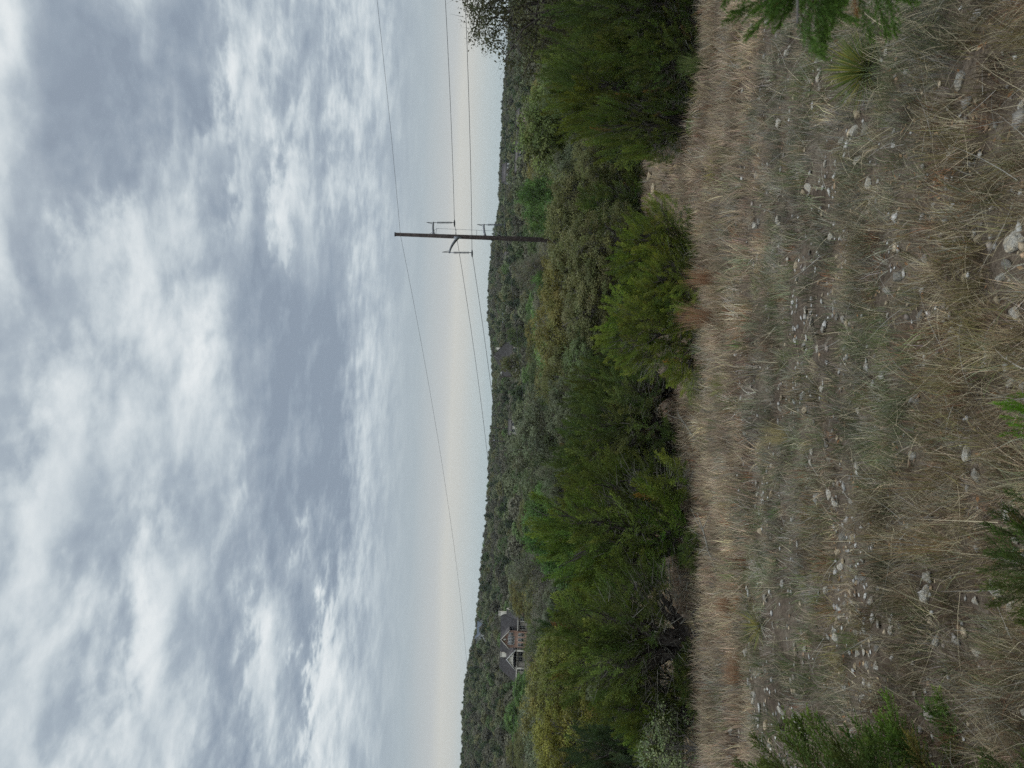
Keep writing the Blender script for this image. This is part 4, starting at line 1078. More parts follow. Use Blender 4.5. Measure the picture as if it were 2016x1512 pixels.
def band(g, y0, y1, tufts, per, Lr, Wr, lean_r, bend_r, tr, xm=0.55, xa=1.2, keepbare=0.25):
    n = int(tufts * (y1 - y0) * (xm * (y0 + y1) + 2 * xa))
    y = np.sqrt(rg.uniform((y0 + xa / xm) ** 2, (y1 + xa / xm) ** 2, n)) - xa / xm
    x = rg.uniform(-1, 1, n) * (xm * y + xa)
    gap = sstep(0.40, 0.56, fbm(x * 2.6, y * 2.6, 97, 3)); keep = (rg.random(n) < (0.62 + 0.38 * gap)) & (rg.random(n) > np.maximum((1 - keepbare) * bare(x, y), 0.0 * (np.abs(x - TRAIL[0] - TRAIL[1] * y) < 1.0) * (y > 20))); x = x[keep]; y = y[keep]; n = len(x)
    col = pick_cols(x, y, rg, n)
    tall = rg.uniform(0.6, 1.3, n); taz = rg.uniform(0, 2 * np.pi, n); tl = rg.uniform(*lean_r, n)
    m_ = per; N_ = n * m_
    i = np.repeat(np.arange(n), m_)
    ra = rg.uniform(0, 2 * np.pi, N_); rr = tr * np.sqrt(rg.random(N_)) * rg.uniform(0.5, 1.5, n)[i]
    bx_ = x[i] + np.cos(ra) * rr; by_ = y[i] + np.sin(ra) * rr
    ok = np.ones(N_, bool)
    for rx, ry, rs in ROCKPOS:
        if y0 - 1 < ry < y1 + 1: ok &= ((bx_ - rx) / (1.15 * rs + 0.012)) ** 2 + ((by_ - ry + 0.9 * rs + 0.05) / (2.0 * rs + 0.085)) ** 2 > 1
    i = i[ok]; bx_ = bx_[ok]; by_ = by_[ok]; ra = ra[ok]; N_ = len(i)
    P = np.stack([bx_, by_, ground(bx_, by_) - 0.012], 1)
    hx = np.cos(ra) * 0.8 + np.cos(taz)[i] * 0.8; hy = np.sin(ra) * 0.8 + np.sin(taz)[i] * 0.8
    az = np.arctan2(hy, hx) + rg.normal(0, 0.5, N_)
    L = rg.uniform(*Lr, N_) * tall[i]; Wd = rg.uniform(*Wr, N_)
    patch = (0.72 + 0.56 * sstep(0.3, 0.7, fbm(x * 1.1, y * 1.1, 91))) * rg.uniform(0.6, 1.38, n) * (0.74 + 0.52 * sstep(0.32, 0.68, fbm(x * 3.3, y * 3.3, 101, 3)))
    C = col[i] * patch[i][:, None] * rg.uniform(0.45, 1.4, (N_, 1)) * (1 + rg.normal(0, 0.05, (N_, 3)))
    odd = rg.random(N_) < 0.14; C[odd] = (STRAW if y1 < 9 else TAN) * rg.uniform(0.6, 1.25, (odd.sum(), 1))
    blades(g, P, az, np.abs(tl[i] * rg.uniform(0.3, 1.5, N_)), L, Wd, C, rg.uniform(*bend_r, N_), rg)
    return N_
gA = Geo(); tot = 0
tot += band(gA, 1.5, 3.2, 420, 32, (0.06, 0.20), (0.0013, 0.0030), (0.15, 1.0), (0.2, 1.3), 0.055, keepbare=0.2)
tot += band(gA, 3.2, 5.6, 215, 30, (0.07, 0.21), (0.0019, 0.0040), (0.15, 0.95), (0.2, 1.2), 0.07, keepbare=0.2)
o = gA.build('grass', M['blade']); tag(o, 'olive and brown matted grass close to the viewer', None, None, 'stuff')
gB = Geo()
tot += band(gB, 5.6, 9.4, 96, 26, (0.07, 0.20), (0.003, 0.0062), (0.1, 0.8), (0.2, 1.0), 0.09, keepbare=0.22)
o = gB.build('grass', M['blade']); tag(o, 'grey-green grass on the stony slope', None, None, 'stuff')
gC = Geo()
tot += band(gC, 9.4, 14.5, 34, 22, (0.16, 0.36), (0.007, 0.012), (0.1, 0.7), (0.2, 1.0), 0.13, keepbare=0.5)
tot += band(gC, 14.5, 21, 18, 20, (0.2, 0.42), (0.010, 0.017), (0.1, 0.6), (0.2, 1.0), 0.17, 0.55, 1.6, 0.8)
tot += band(gC, 21, 40, 6.0, 18, (0.2, 0.4), (0.018, 0.028), (0.1, 0.6), (0.2, 1.0), 0.25, 0.5, 1.6, 0.8)
o = gC.build('grass', M['blade']); tag(o, 'tan dry grass strip in front of the junipers', None, None, 'stuff')
# long pale fallen stems lying across the thatch
gD = Geo()
n = 1500; y = rg.uniform(1.7, 8.5, n); x = rg.uniform(-1, 1, n) * (0.55 * y + 0.8)
P = np.stack([x, y, ground(x, y) + rg.uniform(0.0, 0.08, n)], 1)
C = np.where(rg.random((n, 1)) < 0.6, STRAW[None] * 0.95, GREY[None] * 0.95) * rg.uniform(0.5, 1.25, (n, 1))
blades(gD, P, rg.uniform(0, 6.28, n), rg.uniform(0.7, 1.55, n), rg.uniform(0.12, 0.42, n), 0.0016 + 0.0005 * y * rg.uniform(0.6, 1.4, n), C, rg.uniform(-0.5, 0.9, n), rg, 4)
o = gD.build('straw', M['blade']); tag(o, 'pale fallen grass stems strewn over the slope', None, None, 'stuff')

# ------------------------------------------------------------------ pebbles and leaf litter
def pebble_mesh():
    n = 9000; y = np.concatenate([rg.uniform(1.6, 4.2, n // 2), rg.uniform(4.2, 11, n - n // 2)]); x = rg.uniform(-1, 1, n) * (0.55 * y + 0.8)
    k = (0.55 * bare(x, y) + 0.10 + 0.10 * (y > 4.2) > rg.random(n)); x, y = x[k], y[k]; n = len(x)
    s = rg.gamma(2.0, 0.0036, n) + 0.003 + 0.0014 * y
    base = np.array([[1, 0, 0], [-1, 0, 0], [0, 1, 0], [0, -1, 0], [0, 0, 1], [0, 0, -0.6], [.7, .7, .5], [-.7, .7, .5], [.7, -.7, .5], [-.7, -.7, .5]], float)
    f = np.array([[0, 6, 8], [1, 9, 7], [2, 7, 6], [3, 8, 9], [4, 6, 7], [4, 7, 9], [4, 9, 8], [4, 8, 6], [0, 2, 6], [2, 1, 7], [1, 3, 9], [3, 0, 8], [5, 2, 0], [5, 1, 2], [5, 3, 1], [5, 0, 3]])
    V = base[None] * rg.uniform(0.45, 1.35, (n, 10, 1)); V = V * np.stack([s * rg.uniform(0.9, 1.6, n), s, s * rg.uniform(0.3, 0.6, n)], 1)[:, None]
    a = rg.uniform(0, 6.28, n); ca, sa = np.cos(a)[:, None], np.sin(a)[:, None]
    X = V[..., 0] * ca - V[..., 1] * sa; Yv = V[..., 0] * sa + V[..., 1] * ca
    V = np.stack([X + x[:, None], Yv + y[:, None], V[..., 2] + (ground(x, y) + s * 0.2)[:, None]], 2)
    pal = np.array([[.42, .40, .37], [.50, .48, .44], [.30, .28, .25], [.40, .32, .22], [.36, .24, .15], [.24, .20, .17]])
    c = pal[rg.choice(6, n, p=[.28, .12, .26, .14, .08, .12])] * rg.uniform(0.5, 1.1, (n, 1))
    g = Geo(); g.add(V.reshape(-1, 3), (f[None] + (np.arange(n) * 10)[:, None, None]).reshape(-1, 3), np.repeat(c, 10, 0))
    o = g.build('pebbles', M['tint']); tag(o, 'pale limestone pebbles between the grass tufts', None, None, 'stuff')
    n = 3400; y = rg.uniform(1.6, 6.0, n); x = rg.uniform(-1, 1, n) * (0.55 * y + 0.6)
    k = fbm(x * 1.4, y * 1.4, 83) > 0.47; x, y = x[k], y[k]; n = len(x)
    P = np.stack([x, y, ground(x, y) + rg.uniform(0.002, 0.03, n)], 1); d = rg.normal(0, 1, (n, 3)); d[:, 2] *= 0.35
    v, f = tri_leaves(P, d, rg.uniform(0.02, 0.045, n), rg.uniform(0.008, 0.02, n), rg)
    pal = np.array([[.26, .13, .06], [.34, .22, .12], [.42, .31, .19], [.18, .11, .07]])
    g = Geo(); g.add(v, f, np.repeat(pal[rg.integers(0, 4, n)] * rg.uniform(0.7, 1.2, (n, 1)), 4, 0))
    o = g.build('leaf_litter', M['blade']); tag(o, 'fallen brown oak leaves among the stones', None, None, 'stuff')
pebble_mesh()

# ------------------------------------------------------------------ yuccas, tall grass tufts, cactus, bright bush
def yucca(p, R, n, seed, label, cols, dead=0.2):
    r = np.random.default_rng(seed); e = empty('yucca', p, label, 'yucca', 'yuccas in the grass')
    def ros(k, c1, up, name, Lr):
        az = r.uniform(0, 6.28, k); ln = np.arccos(np.clip(r.uniform(*up, k), -1, 1)); g = Geo()
        C = np.asarray(c1)[r.integers(0, len(c1), k)] * r.uniform(0.75, 1.25, (k, 1))
        P = np.stack([np.cos(az) * 0.02, np.sin(az) * 0.02, np.full(k, 0.02)], 1)
        blades(g, P, az, ln, R * r.uniform(*Lr, k), R * r.uniform(0.028, 0.045, k), C, r.uniform(-0.1, 0.35, k), r, 3); g.build(name, M['blade'], e)
    ros(n, cols, (0.12, 1.0), 'leaf_rosette', (0.75, 1.1)); ros(int(n * dead) + 4, [(0.30, 0.27, 0.22), (0.38, 0.34, 0.26)], (-0.25, 0.2), 'dead_leaves', (0.6, 0.95))
    g = Geo(); g_tube(g, [(0, 0, -0.05), (0, 0, R * 0.14)], [R * 0.09, R * 0.06], 8); g.build('stem', M['bark_dark'], e)
YG = [(0.085, 0.115, 0.026), (0.115, 0.135, 0.028), (0.16, 0.155, 0.034), (0.08, 0.115, 0.030), (0.10, 0.13, 0.03), (0.24, 0.21, 0.05)]
YY = [(0.22, 0.20, 0.06), (0.26, 0.22, 0.07), (0.16, 0.17, 0.05)]
YD = [(0.06, 0.085, 0.030), (0.09, 0.115, 0.040), (0.12, 0.13, 0.05)]
for ix, iy, wp, n, c, lab in ((1712, 138, 160, 260, YG, 'large spiky green and yellow yucca below the hanging juniper branch'),
                              (1418, 338, 74, 60, YY, 'straw-yellow yucca below the trail gap'),
                              (1540, 1432, 84, 60, YD, 'dark green yucca by the young juniper sprays'),
                              (1500, 1232, 100, 70, YY, 'faded yellow-green sotol clump below the forked trunk juniper'),
                              (1432, 762, 80, 90, [(0.12, 0.145, 0.035), (0.17, 0.17, 0.045)], 'yellow-green sotol at the grass edge by the scrub bush')):
    p = on_ground(ix, iy); yucca(p, wp / F * p.y * 0.56, n, ix, lab, c)
def tuft(p, h, n, cols, label, seed, spread=0.10, lean=0.28, name='bluestem_tuft', group='tall standing grass tufts'):
    r = np.random.default_rng(seed); g = Geo(); a = r.uniform(0, 6.28, n); q = spread * np.sqrt(r.random(n))
    P = np.stack([np.cos(a) * q, np.sin(a) * q, np.full(n, -0.02)], 1)
    C = np.asarray(cols)[r.integers(0, len(cols), n)] * r.uniform(0.7, 1.25, (n, 1))
    w0 = max(0.003, p.y * 0.00055)
    blades(g, P, a + r.normal(0, 0.8, n), np.abs(r.normal(0.06, lean, n)), h * r.uniform(0.55, 1.1, n), np.full(n, w0), C, r.uniform(0, 0.45, n), r, 3)
    o = g.build(name, M['blade'], loc=p); tag(o, label, 'grass tuft', group)
RD = [(0.30, 0.155, 0.085), (0.34, 0.21, 0.13), (0.36, 0.27, 0.17)]
for ix, iy, vtop, n, c, lab in ((1418, 548, 1338, 260, RD, 'tall reddish grass tuft in front of the bright twin bush, smaller peak side'),
                                (1418, 626, 1322, 320, RD, 'tall reddish grass tuft in front of the bright twin bush, larger peak side'),
                                (1392, 60, 1318, 260, RD, 'reddish grass tuft under the dark edge juniper'),
                                (1392, 128, 1330, 220, [(0.10, 0.15, 0.04), (0.17, 0.19, 0.07)], 'green and tan grass tuft by the pale cactus'),
                                (1450, 1192, 1400, 240, RD, 'rusty grass patch before the forked trunk juniper'),
                                (1470, 1330, 1415, 260, RD, 'rusty grass patch before the drooping juniper skirt'),
                                (1470, 1300, 1420, 180, RD, 'small rusty tuft beside the rusty patch'),
                                (1880, 1078, 1650, 34, [(0.26, 0.16, 0.08), (0.22, 0.19, 0.08)], 'tall thin brown grass stems standing up the near slope'),
                                (1860, 955, 1640, 26, [(0.24, 0.15, 0.08), (0.23, 0.20, 0.09)], 'thin reddish stems near the white upright chunk'),
                                (1530, 1010, 1508, 80, [(0.09, 0.20, 0.035), (0.12, 0.23, 0.05)], 'small vivid green weed in the tan strip'),
                                (1690, 1262, 1640, 90, [(0.13, 0.17, 0.05), (0.18, 0.2, 0.08)], 'green grass tuft beside the stony patch'),
                                (1560, 860, 1480, 120, [(0.36, 0.30, 0.15), (0.42, 0.35, 0.18)], 'yellow straw tuft in the tan strip')):
    p = on_ground(ix, iy); hgt = (ix - vtop) / F * p.y * 1.05
    tuft(p, hgt, n, c, lab, ix + iy, 0.006 * p.y + 0.02, 0.16)
# prickly pear at the grass edge
p = on_ground(1382, 134); e = empty('prickly_pear', p, 'pale green cactus pads at the grass edge under the dark juniper', 'cactus')
M['cactus'] = noise_mat('cactus_skin', (0.085, 0.13, 0.045), (0.12, 0.165, 0.06), 8)
for k, (dx, z, s, a) in enumerate(((0, 0.10, 0.13, 0.1), (0.10, 0.30, 0.12, 0.5), (-0.12, 0.27, 0.12, -0.5), (0.03, 0.48, 0.10, 0.2), (0.24, 0.12, 0.10, 0.8))):
    bm = bmesh.new(); bmesh.ops.create_uvsphere(bm, u_segments=16, v_segments=10, radius=1); me = bpy.data.meshes.new('pad')
    for v in bm.verts: v.co.x *= (0.75 + 0.2 * v.co.z)
    bm.to_mesh(me); bm.free(); me.materials.append(M['cactus']); me.polygons.foreach_set('use_smooth', np.ones(len(me.polygons), bool))
    o = bpy.data.objects.new('pad', me); COL.objects.link(o); o.parent = e; o.location = (dx, 0.02 * k, z); o.scale = (s, s * 0.22, s * 1.25); o.rotation_euler = (0, a, 0.3 * k)

# dead grey branches lying at the foot of the junipers
for ix, iy, ln, az, lab in ((1352, 585, 1.5, 2.3, 'grey dead branch propped against the bright twin bush between rusty tufts'),
                            (1395, 1130, 1.1, 0.3, 'grey dead branch on bare ground under the forked trunk juniper'),
                            (1350, 1010, 1.0, 2.8, 'grey fallen branch below the tall bright juniper'),
                            (1362, 880, 1.2, 0.9, 'grey fallen branch below the shady wide juniper')):
    p = on_ground(ix + 20, iy); r = np.random.default_rng(ix); g = Geo(); d = Vector((math.cos(az), math.sin(az), 0.32)) * ln
    g_tube(g, [Vector((0, 0, 0.02)), d * 0.35 + Vector((0.03, 0, 0.05)), d * 0.7, d], [0.028, 0.022, 0.014, 0.006], 6)
    for k in range(9):
        s = d * r.uniform(0.25, 0.95); q = s + Vector(r.normal(0, 0.22, 3)) + d * 0.15; q.z = max(q.z, 0.02)
        g_tube(g, [s, (s + q) * 0.5 + Vector((0, 0, 0.02)), q], [0.009, 0.006, 0.003], 4)
    o = g.build('dead_branch', M['twig'], loc=p); tag(o, lab, 'branch', 'dead branches at the juniper feet')

# young junipers close to the viewer
def close_juniper(x, y, w, h, label, color, proto, rz, lean=(0, 0)):
    e = plant('sapling', x, y, w, h, color, proto, rz); e.rotation_euler = (lean[0], lean[1], rz); tag(e, label, 'young juniper', 'young junipers close by'); e['done'] = 1; return e
close_juniper(-2.36, 3.45, 1.6, 0.98, 'young juniper with long feathery sprays reaching in beside the dark yucca', (0.062, 0.105, 0.019), 0, 0.3, (0, rad(14)))
close_juniper(-1.72, 2.35, 1.0, 0.78, 'lower young juniper in front of the long feathery one', (0.058, 0.096, 0.018), 1, 1.2, (0, rad(10)))
close_juniper(-0.50, 2.17, 0.55, 0.47, 'small low juniper sprays around the white lichen spotted rock', (0.055, 0.090, 0.018), 0, 2.2)
# bright green bush
PROTO['fresh'] = [(*juniper(170, 0.5, 0.42, 5, 170, [tuple(a if i else a * 0.30 for i, a in enumerate(pp)) for pp in PL_CLOSE], twigs=60, name='fresh_bush', pl_scale=1.0, trunk_r=0.006, point=1.1), 0.5, 0.42)]
cr, tr, tw, W, Hh = PROTO['fresh'][0]
e = empty('bush', Vector((-0.085, 2.36, gz(-0.085, 2.36))), 'vivid green feathery bush at the photo edge near the white upright chunk', 'bush')
for nm, me in (('crown', cr), ('stem', tr), ('dead_sprays', tw)):  # the last part is thin dead twigs without leaves
    o = bpy.data.objects.new(nm, me); COL.objects.link(o); o.parent = e
    if nm == 'crown': o.color = (0.12, 0.235, 0.022, 1)
e.scale = (0.74, 0.74, 1.08)

# the juniper whose branch hangs in from the photo's upper edge
def hanging_juniper():
    r = np.random.default_rng(91); x0, y0 = 1.75, 1.05; z0 = gz(x0, y0)
    e = empty('young_juniper', (x0, y0, z0), 'juniper branch hanging in close to the lens at the photo edge, with a rusty tip', 'young juniper', 'young junipers close by')
    t = Geo(); g_tube(t, [(0, 0, -0.1), (-0.05, 0.05, 0.7), (-0.15, 0.1, 1.3), (-0.2, 0.05, 1.9)], [0.05, 0.04, 0.028, 0.012], 8); t.build('trunk', M['bark_dark'], e, True)
    g = Geo(); b = Geo()
    tips = [at(1545, 22, 1.15), at(1600, 30, 1.12), at(1690, 20, 1.2), at(1735, 2, 1.25), at(1500, 40, 1.2), at(1570, 75, 1.1), at(1650, -40, 1.2), at(1720, -50, 1.3), at(1560, -60, 1.2), at(1460, -60, 1.25)]
    dirs = [at(1500, 75, 1.15) - at(1545, 22, 1.15), at(1585, 130, 1.12) - at(1600, 30, 1.12), at(1690, 90, 1.2) - at(1690, 20, 1.2), at(1760, 60, 1.25) - at(1735, 2, 1.25), at(1445, 98, 1.2) - at(1500, 40, 1.2), at(1610, 170, 1.1) - at(1570, 75, 1.1), Vector((-.5, .1, -.3)), Vector((-.5, 0, -.4)), Vector((-.6, 0, 0)), Vector((-.5, 0, .2))]
    root = Vector((-0.10, 0.07, 1.0))
    hub = at(1600, -115, 1.2) - Vector((x0, y0, z0))
    g_tube(b, [root, (root + hub) * 0.5 + Vector((0, 0, 0.05)), hub], [0.009, 0.0055, 0.0035], 6)
    for q, d in zip(tips, dirs):
        q = q + RI * 0.022 - Vector((x0, y0, z0)); g_tube(b, [hub, (hub + q) * 0.5 + Vector((0, 0, 0.012)), q], [0.0035, 0.0025, 0.0015], 5)
        for j in range(5):
            s = hub.lerp(q, 0.4 + 0.15 * j); dd = np.array([d.normalized() + Vector(r.normal(0, 0.35, 3))])
            put(g, PL_HANG[j % 3], np.array([s]), dd, np.array([r.uniform(0.15, 0.25)]), np.array([[1, 1, 1.0]]) * r.uniform(0.85, 1.15), r)
    put(g, PL_CLOSE[0], np.array([at(1680, -6, 1.15) - Vector((x0, y0, z0))]), np.array([[-0.6, 0.1, -0.2]]), np.array([0.10]), np.array([[7.0, 0.9, 1.2]]), r)
    # the rest of its crown, outside the frame
    k = 70; d = sphere_dirs(k, r, 0.4); p = np.array([0.15, -0.15, 1.25]) + d * np.array([0.5, 0.5, 0.7]); ok = p[:, 0] > -0.25
    put(g, PL_CLOSE[1], p[ok], (d + np.array([0, 0, 0.7]))[ok], r.uniform(0.7, 1.1, ok.sum()), np.ones((ok.sum(), 3)), r)
    c = g.build('crown', M['leaf'], e); c.color = (0.066, 0.125, 0.024, 1)
    b.build('branch', M['bark'], e, True)
hanging_juniper()

# ------------------------------------------------------------------ labels of the valley trees
KN = {'live_oak': 'live oak', 'far_juniper': 'narrow dark juniper', 'elm': 'leafless elm', 'green_tree': 'fresh green tree'}
def shade(c, kind):
    if kind in ('elm', 'far_juniper', 'green_tree'): return ''
    r, g, b = c; return 'yellowish ' if r > 0.98 * g and r > 0.14 else ('olive ' if r > 0.95 * g else ('grey-green ' if b > 0.45 * g else 'deep green '))
def where(U):
    if U < 60: return 'by the golden oaks'
    if U < 360: return 'below the brick house'
    if U < 560: return 'past the brick house'
    if U < 740: return 'by the big domed oak'
    if U < 900: return 'below the hipped roof'
    if U < 1010: return 'beside the tall pole'
    if U < 1110: return 'around the tall pole'
    if U < 1300: return 'beyond the trail gap'
    return 'by the overhanging oak'
def depth(y): return 'front of the valley' if y < 72 else ('mid valley' if y < 115 else ('far valley' if y < 150 else 'valley far edge'))
BK = {}
for t in TREES:
    if t['e'].get('done'): 
        if 'done' in t['e']: del t['e']['done']
        continue
    U = t['x'] / t['y'] * F + 756
    BK.setdefault('%s%s, %s, %s' % (shade(t['c'], t['kind']), KN[t['kind']], depth(t['y']), where(U)), []).append((U, t))
for lab, lst in BK.items():
    lst.sort(key=lambda q: -q[0])
    for k, (U, t) in enumerate(lst): tag(t['e'], order_label(lab, k, len(lst)), 'tree', 'trees of the valley wood')
# ------------------------------------------------------------------ sky: overcast cloud deck over a Nishita sky, one soft sun
SUN_EL, SUN_AZ = rad(48), rad(14)
W = bpy.data.worlds.new('World'); S.world = W; W.use_nodes = True
nt = W.node_tree; nt.nodes.clear(); L = nt.links
wo = N(nt, 'ShaderNodeOutputWorld')
sky = N(nt, 'ShaderNodeTexSky', sky_type='NISHITA', sun_disc=False, sun_elevation=SUN_EL, sun_rotation=SUN_AZ)
bg1 = N(nt, 'ShaderNodeBackground', inp={'Strength': 0.08}); L.new(sky.outputs[0], bg1.inputs[0])
tc = N(nt, 'ShaderNodeTexCoord')
sp = N(nt, 'ShaderNodeSeparateXYZ'); L.new(tc.outputs['Generated'], sp.inputs[0])
def MA(op, a, b=None, c=None, clamp=False):
    n = N(nt, 'ShaderNodeMath', operation=op, use_clamp=clamp)
    for k, q in enumerate((a, b, c)):
        if q is None: continue
        if isinstance(q, (int, float)): n.inputs[k].default_value = q
        else: L.new(q, n.inputs[k])
    return n.outputs[0]
X, Y, Z = sp.outputs
yy = MA('MAXIMUM', MA('ABSOLUTE', Y), 0.05)
a_ = MA('DIVIDE', X, yy)                 # tangent of azimuth
e_ = MA('DIVIDE', Z, yy)                 # tangent of elevation
# cloud deck coordinates: a flat layer overhead, so clouds flatten towards the horizon
zc = MA('ADD', MA('MAXIMUM', Z, 0.0), 0.10)
px = MA('DIVIDE', X, zc); py = MA('DIVIDE', Y, zc)
cv = N(nt, 'ShaderNodeCombineXYZ'); L.new(px, cv.inputs[0]); L.new(py, cv.inputs[1])
def NZ(scale, detail, rough, off=(0, 0, 0), vec=None, dist=0.0):
    m_ = N(nt, 'ShaderNodeVectorMath', operation='ADD'); L.new(vec or cv.outputs[0], m_.inputs[0]); m_.inputs[1].default_value = off
    n = N(nt, 'ShaderNodeTexNoise', inp={'Scale': scale, 'Detail': detail, 'Roughness': rough, 'Distortion': dist}); L.new(m_.outputs[0], n.inputs['Vector']); return n.outputs['Fac']
n1 = NZ(1.0, 7, 0.55, (3.1, 1.7, 0), dist=0.1); n2 = NZ(3.9, 9, 0.54, (9.3, 4.1, 0.5), dist=0.2); n3 = NZ(10.0, 9, 0.56, (1.3, 8.1, 0.2), dist=0.15)
# the same lumps a little nearer the viewer: their difference lights one flank of each cloud and shades the other
n2b = NZ(3.9, 6, 0.54, (9.3 + 0.02, 4.1 - 0.05, 0.5), dist=0.2); n3b = NZ(10.0, 6, 0.56, (1.3 + 0.01, 8.1 - 0.022, 0.2), dist=0.15)
relief = MA('ADD', MA('MULTIPLY', MA('SUBTRACT', n2, n2b), 0.55), MA('MULTIPLY', MA('SUBTRACT', n3, n3b), 0.28))
fb = MA('ADD', MA('MULTIPLY', MA('SUBTRACT', n1, 0.5), 1.25), MA('ADD', MA('MULTIPLY', MA('SUBTRACT', n2, 0.5), 1.3), MA('MULTIPLY', MA('SUBTRACT', n3, 0.5), 0.36)))
fb = MA('ADD', fb, relief)
# large cloud masses and gaps as the photo shows them: (upright column, row, half width, half height, amount)
def tang(U, V):
    d = fw * F + RI * (U - 756) + UI * (1008 - V); return d.x / d.y, d.z / d.y
wa = MA('ADD', a_, MA('MULTIPLY', MA('SUBTRACT', n2, 0.5), 0.22)); we = MA('ADD', MA('ADD', e_, MA('MULTIPLY', MA('SUBTRACT', n3, 0.5), 0.08)), MA('MULTIPLY', MA('SUBTRACT', n1, 0.5), 0.10))
wa = MA('ADD', wa, MA('MULTIPLY', MA('SUBTRACT', n3, 0.5), 0.14))
acc = None
for U, V, rx, ry, am in ((1400, 150, 250, 95, 0.75), (1230, 200, 130, 70, 0.35), (1430, 385, 190, 62, 1.15), (1300, 400, 70, 40, 0.5), (1440, 520, 200, 50, 0.35), (1450, 640, 170, 40, 0.35), (1150, 215, 50, 34, 0.5), (1157, 440, 46, 24, 0.65),
                         (1010, 508, 60, 20, 0.6), (940, 520, 100, 40, 0.75), (800, 540, 180, 80, 0.85), (660, 580, 200, 70, 0.85), (560, 640, 180, 34, 0.95), (820, 640, 160, 34, 0.6), (470, 540, 160, 90, 0.55), (420, 170, 150, 70, 0.75), (300, 250, 130, 60, 0.4),
                         (250, 420, 220, 62, 0.7), (80, 440, 160, 60, 0.6), (560, 340, 90, 50, 0.35), (200, 580, 160, 26, 0.5), (700, 40, 160, 40, 0.35), (100, 130, 160, 60, 0.3), (1050, 30, 80, 30, 0.3), (520, 480, 120, 30, 0.3),
                         (1110, 535, 70, 26, -1.2), (1020, 535, 60, 22, -0.9), (1120, 560, 200, 60, -0.35), (1040, 150, 70, 50, -0.45), (1250, 395, 46, 24, -0.8), (1300, 470, 200, 26, -0.5), (1270, 325, 160, 18, -0.4), (1200, 300, 200, 80, -0.25),
                         (90, 615, 150, 24, -1.05), (240, 640, 110, 20, -0.7), (60, 650, 200, 18, -0.9), (230, 520, 90, 24, -0.55), (280, 310, 200, 36, -0.55), (850, 250, 240, 90, -0.3), (560, 100, 170, 60, -0.3), (1400, 25, 160, 40, -0.5), (430, 600, 60, 16, -0.6), (760, 420, 120, 34, -0.4), (330, 720, 200, 30, -0.2)):
    ca, ce = tang(U, V)
    q = MA('ADD', MA('POWER', MA('MULTIPLY', MA('SUBTRACT', wa, ca), F / rx), 2.0), MA('POWER', MA('MULTIPLY', MA('SUBTRACT', we, ce), F / ry), 2.0))
    gsn = MA('MULTIPLY', MA('EXPONENT', MA('MULTIPLY', q, -1.0)), am)
    acc = gsn if acc is None else MA('ADD', acc, gsn)
front = N(nt, 'ShaderNodeMapRange', inp={1: -0.02, 2: 0.15}); L.new(Y, front.inputs[0])
acc = MA('MULTIPLY', acc, front.outputs[0])
def TANH(s): return MA('TANH', s)
dens = MA('ADD', MA('MULTIPLY', TANH(acc), 0.50), MA('MULTIPLY', fb, 1.0))
# low down the deck turns into smooth stratus
low = N(nt, 'ShaderNodeMapRange', inp={1: 0.09, 2: 0.27}, interpolation_type='SMOOTHSTEP'); L.new(e_, low.inputs[0])
dens = MA('ADD', MA('MULTIPLY', dens, MA('MULTIPLY_ADD', low.outputs[0], 0.70, 0.30)), MA('MULTIPLY_ADD', low.outputs[0], -0.10, 0.56))
cr = N(nt, 'ShaderNodeValToRGB'); L.new(dens, cr.inputs[0])
STOPS = [(0.0, (0.80, 0.84, 0.85)), (0.20, (0.675, 0.73, 0.755)), (0.38, (0.545, 0.61, 0.65)), (0.48, (0.465, 0.53, 0.58)), (0.58, (0.39, 0.455, 0.515)), (0.72, (0.335, 0.395, 0.46)), (0.88, (0.285, 0.345, 0.415)), (1.0, (0.255, 0.31, 0.38))]
el = cr.color_ramp.elements
while len(el) < len(STOPS): el.new(0.5)
for k, (p_, c_) in enumerate(STOPS): el[k].position = p_; el[k].color = (*c_, 1)
# bands near the horizon
er = N(nt, 'ShaderNodeMapRange', inp={1: -0.02, 2: 0.28}); L.new(MA('ADD', e_, MA('MULTIPLY', MA('SUBTRACT', n1, 0.5), 0.014)), er.inputs[0])
hr = N(nt, 'ShaderNodeValToRGB'); L.new(er.outputs[0], hr.inputs[0])
HS = [(0.0, (0.40, 0.485, 0.515)), (0.14, (0.405, 0.49, 0.52)), (0.20, (0.47, 0.53, 0.545)), (0.265, (0.55, 0.565, 0.545)), (0.305, (0.58, 0.585, 0.555)), (0.35, (0.50, 0.525, 0.53)), (0.47, (0.40, 0.46, 0.495)), (0.75, (0.385, 0.45, 0.495)), (1.0, (0.43, 0.495, 0.545))]
el = hr.color_ramp.elements
while len(el) < len(HS): el.new(0.5)
for k, (p_, c_) in enumerate(HS): el[k].position = p_; el[k].color = (*c_, 1)
hm = N(nt, 'ShaderNodeMapRange', inp={1: 0.095, 2: 0.20}, interpolation_type='SMOOTHSTEP'); L.new(e_, hm.inputs[0])
mx = N(nt, 'ShaderNodeMix', data_type='RGBA'); L.new(hm.outputs[0], mx.inputs[0]); L.new(hr.outputs[0], mx.inputs[6]); L.new(cr.outputs[0], mx.inputs[7])
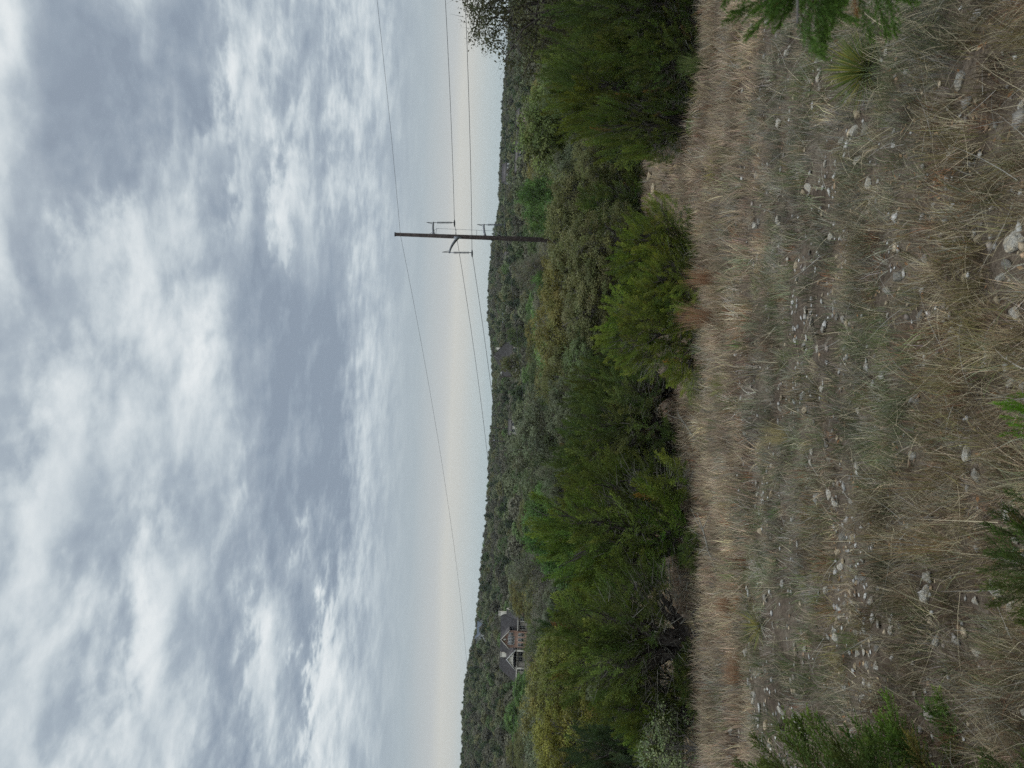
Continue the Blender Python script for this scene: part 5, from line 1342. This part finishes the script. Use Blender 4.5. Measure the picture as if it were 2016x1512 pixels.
# brightest overhead as under overcast; boosted there and behind camera to light the ground
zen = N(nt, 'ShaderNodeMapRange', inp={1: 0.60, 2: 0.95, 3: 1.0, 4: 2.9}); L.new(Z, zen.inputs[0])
back = N(nt, 'ShaderNodeMapRange', inp={1: 0.1, 2: -0.5, 3: 1.0, 4: 1.9}); L.new(Y, back.inputs[0])  # added brightness in the unseen sky behind the camera, lifting the ground
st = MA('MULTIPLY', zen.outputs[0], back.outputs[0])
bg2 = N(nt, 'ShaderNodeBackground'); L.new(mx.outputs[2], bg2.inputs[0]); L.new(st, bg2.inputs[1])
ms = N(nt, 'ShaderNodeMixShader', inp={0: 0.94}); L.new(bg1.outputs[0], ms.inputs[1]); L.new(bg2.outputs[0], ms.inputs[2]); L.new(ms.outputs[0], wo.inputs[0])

sd = bpy.data.lights.new('sun', 'SUN'); sd.energy = 1.4; sd.angle = rad(40); sd.color = (1.0, 0.965, 0.92)
so = bpy.data.objects.new('sun', sd); COL.objects.link(so)
dv = Vector((math.sin(SUN_AZ) * math.cos(SUN_EL), math.cos(SUN_AZ) * math.cos(SUN_EL), math.sin(SUN_EL)))
so.rotation_euler = dv.to_track_quat('Z', 'Y').to_euler(); so.location = dv * 60

S.view_settings.view_transform = 'Standard'; S.view_settings.look = 'None'; S.view_settings.exposure = 0.0; S.view_settings.gamma = 1.0
S.view_settings.use_curve_mapping = False
S.render.engine = 'CYCLES'
S.cycles.use_denoising = False
try: S.cycles.denoiser = 'OPENIMAGEDENOISE'; S.cycles.denoising_input_passes = 'RGB_ALBEDO_NORMAL'; S.cycles.denoising_prefilter = 'ACCURATE'
except Exception: pass
S.cycles.max_bounces = 5; S.cycles.diffuse_bounces = 3; S.cycles.transmission_bounces = 3; S.cycles.transparent_max_bounces = 4
S.cycles.caustics_reflective = False; S.cycles.caustics_refractive = False
S.cycles.use_adaptive_sampling = True; S.cycles.adaptive_threshold = 0.01

# ------------------------------------------------------------------ light haze in the air of the valley
hz = Geo(); g_box(hz, -2700, 2700, -2700, 2700, -140, 75)
mt, nt, nd, L = mat('haze_air'); o_ = N(nt, 'ShaderNodeOutputMaterial'); pv = N(nt, 'ShaderNodeVolumePrincipled')
pv.inputs['Color'].default_value = (0.86, 0.91, 0.96, 1); pv.inputs['Density'].default_value = 0.00005; L.new(pv.outputs[0], o_.inputs['Volume'])
hzo = hz.build('haze', mt); tag(hzo, 'faint haze in the valley air', None, None, 'stuff')
S.cycles.volume_bounces = 0
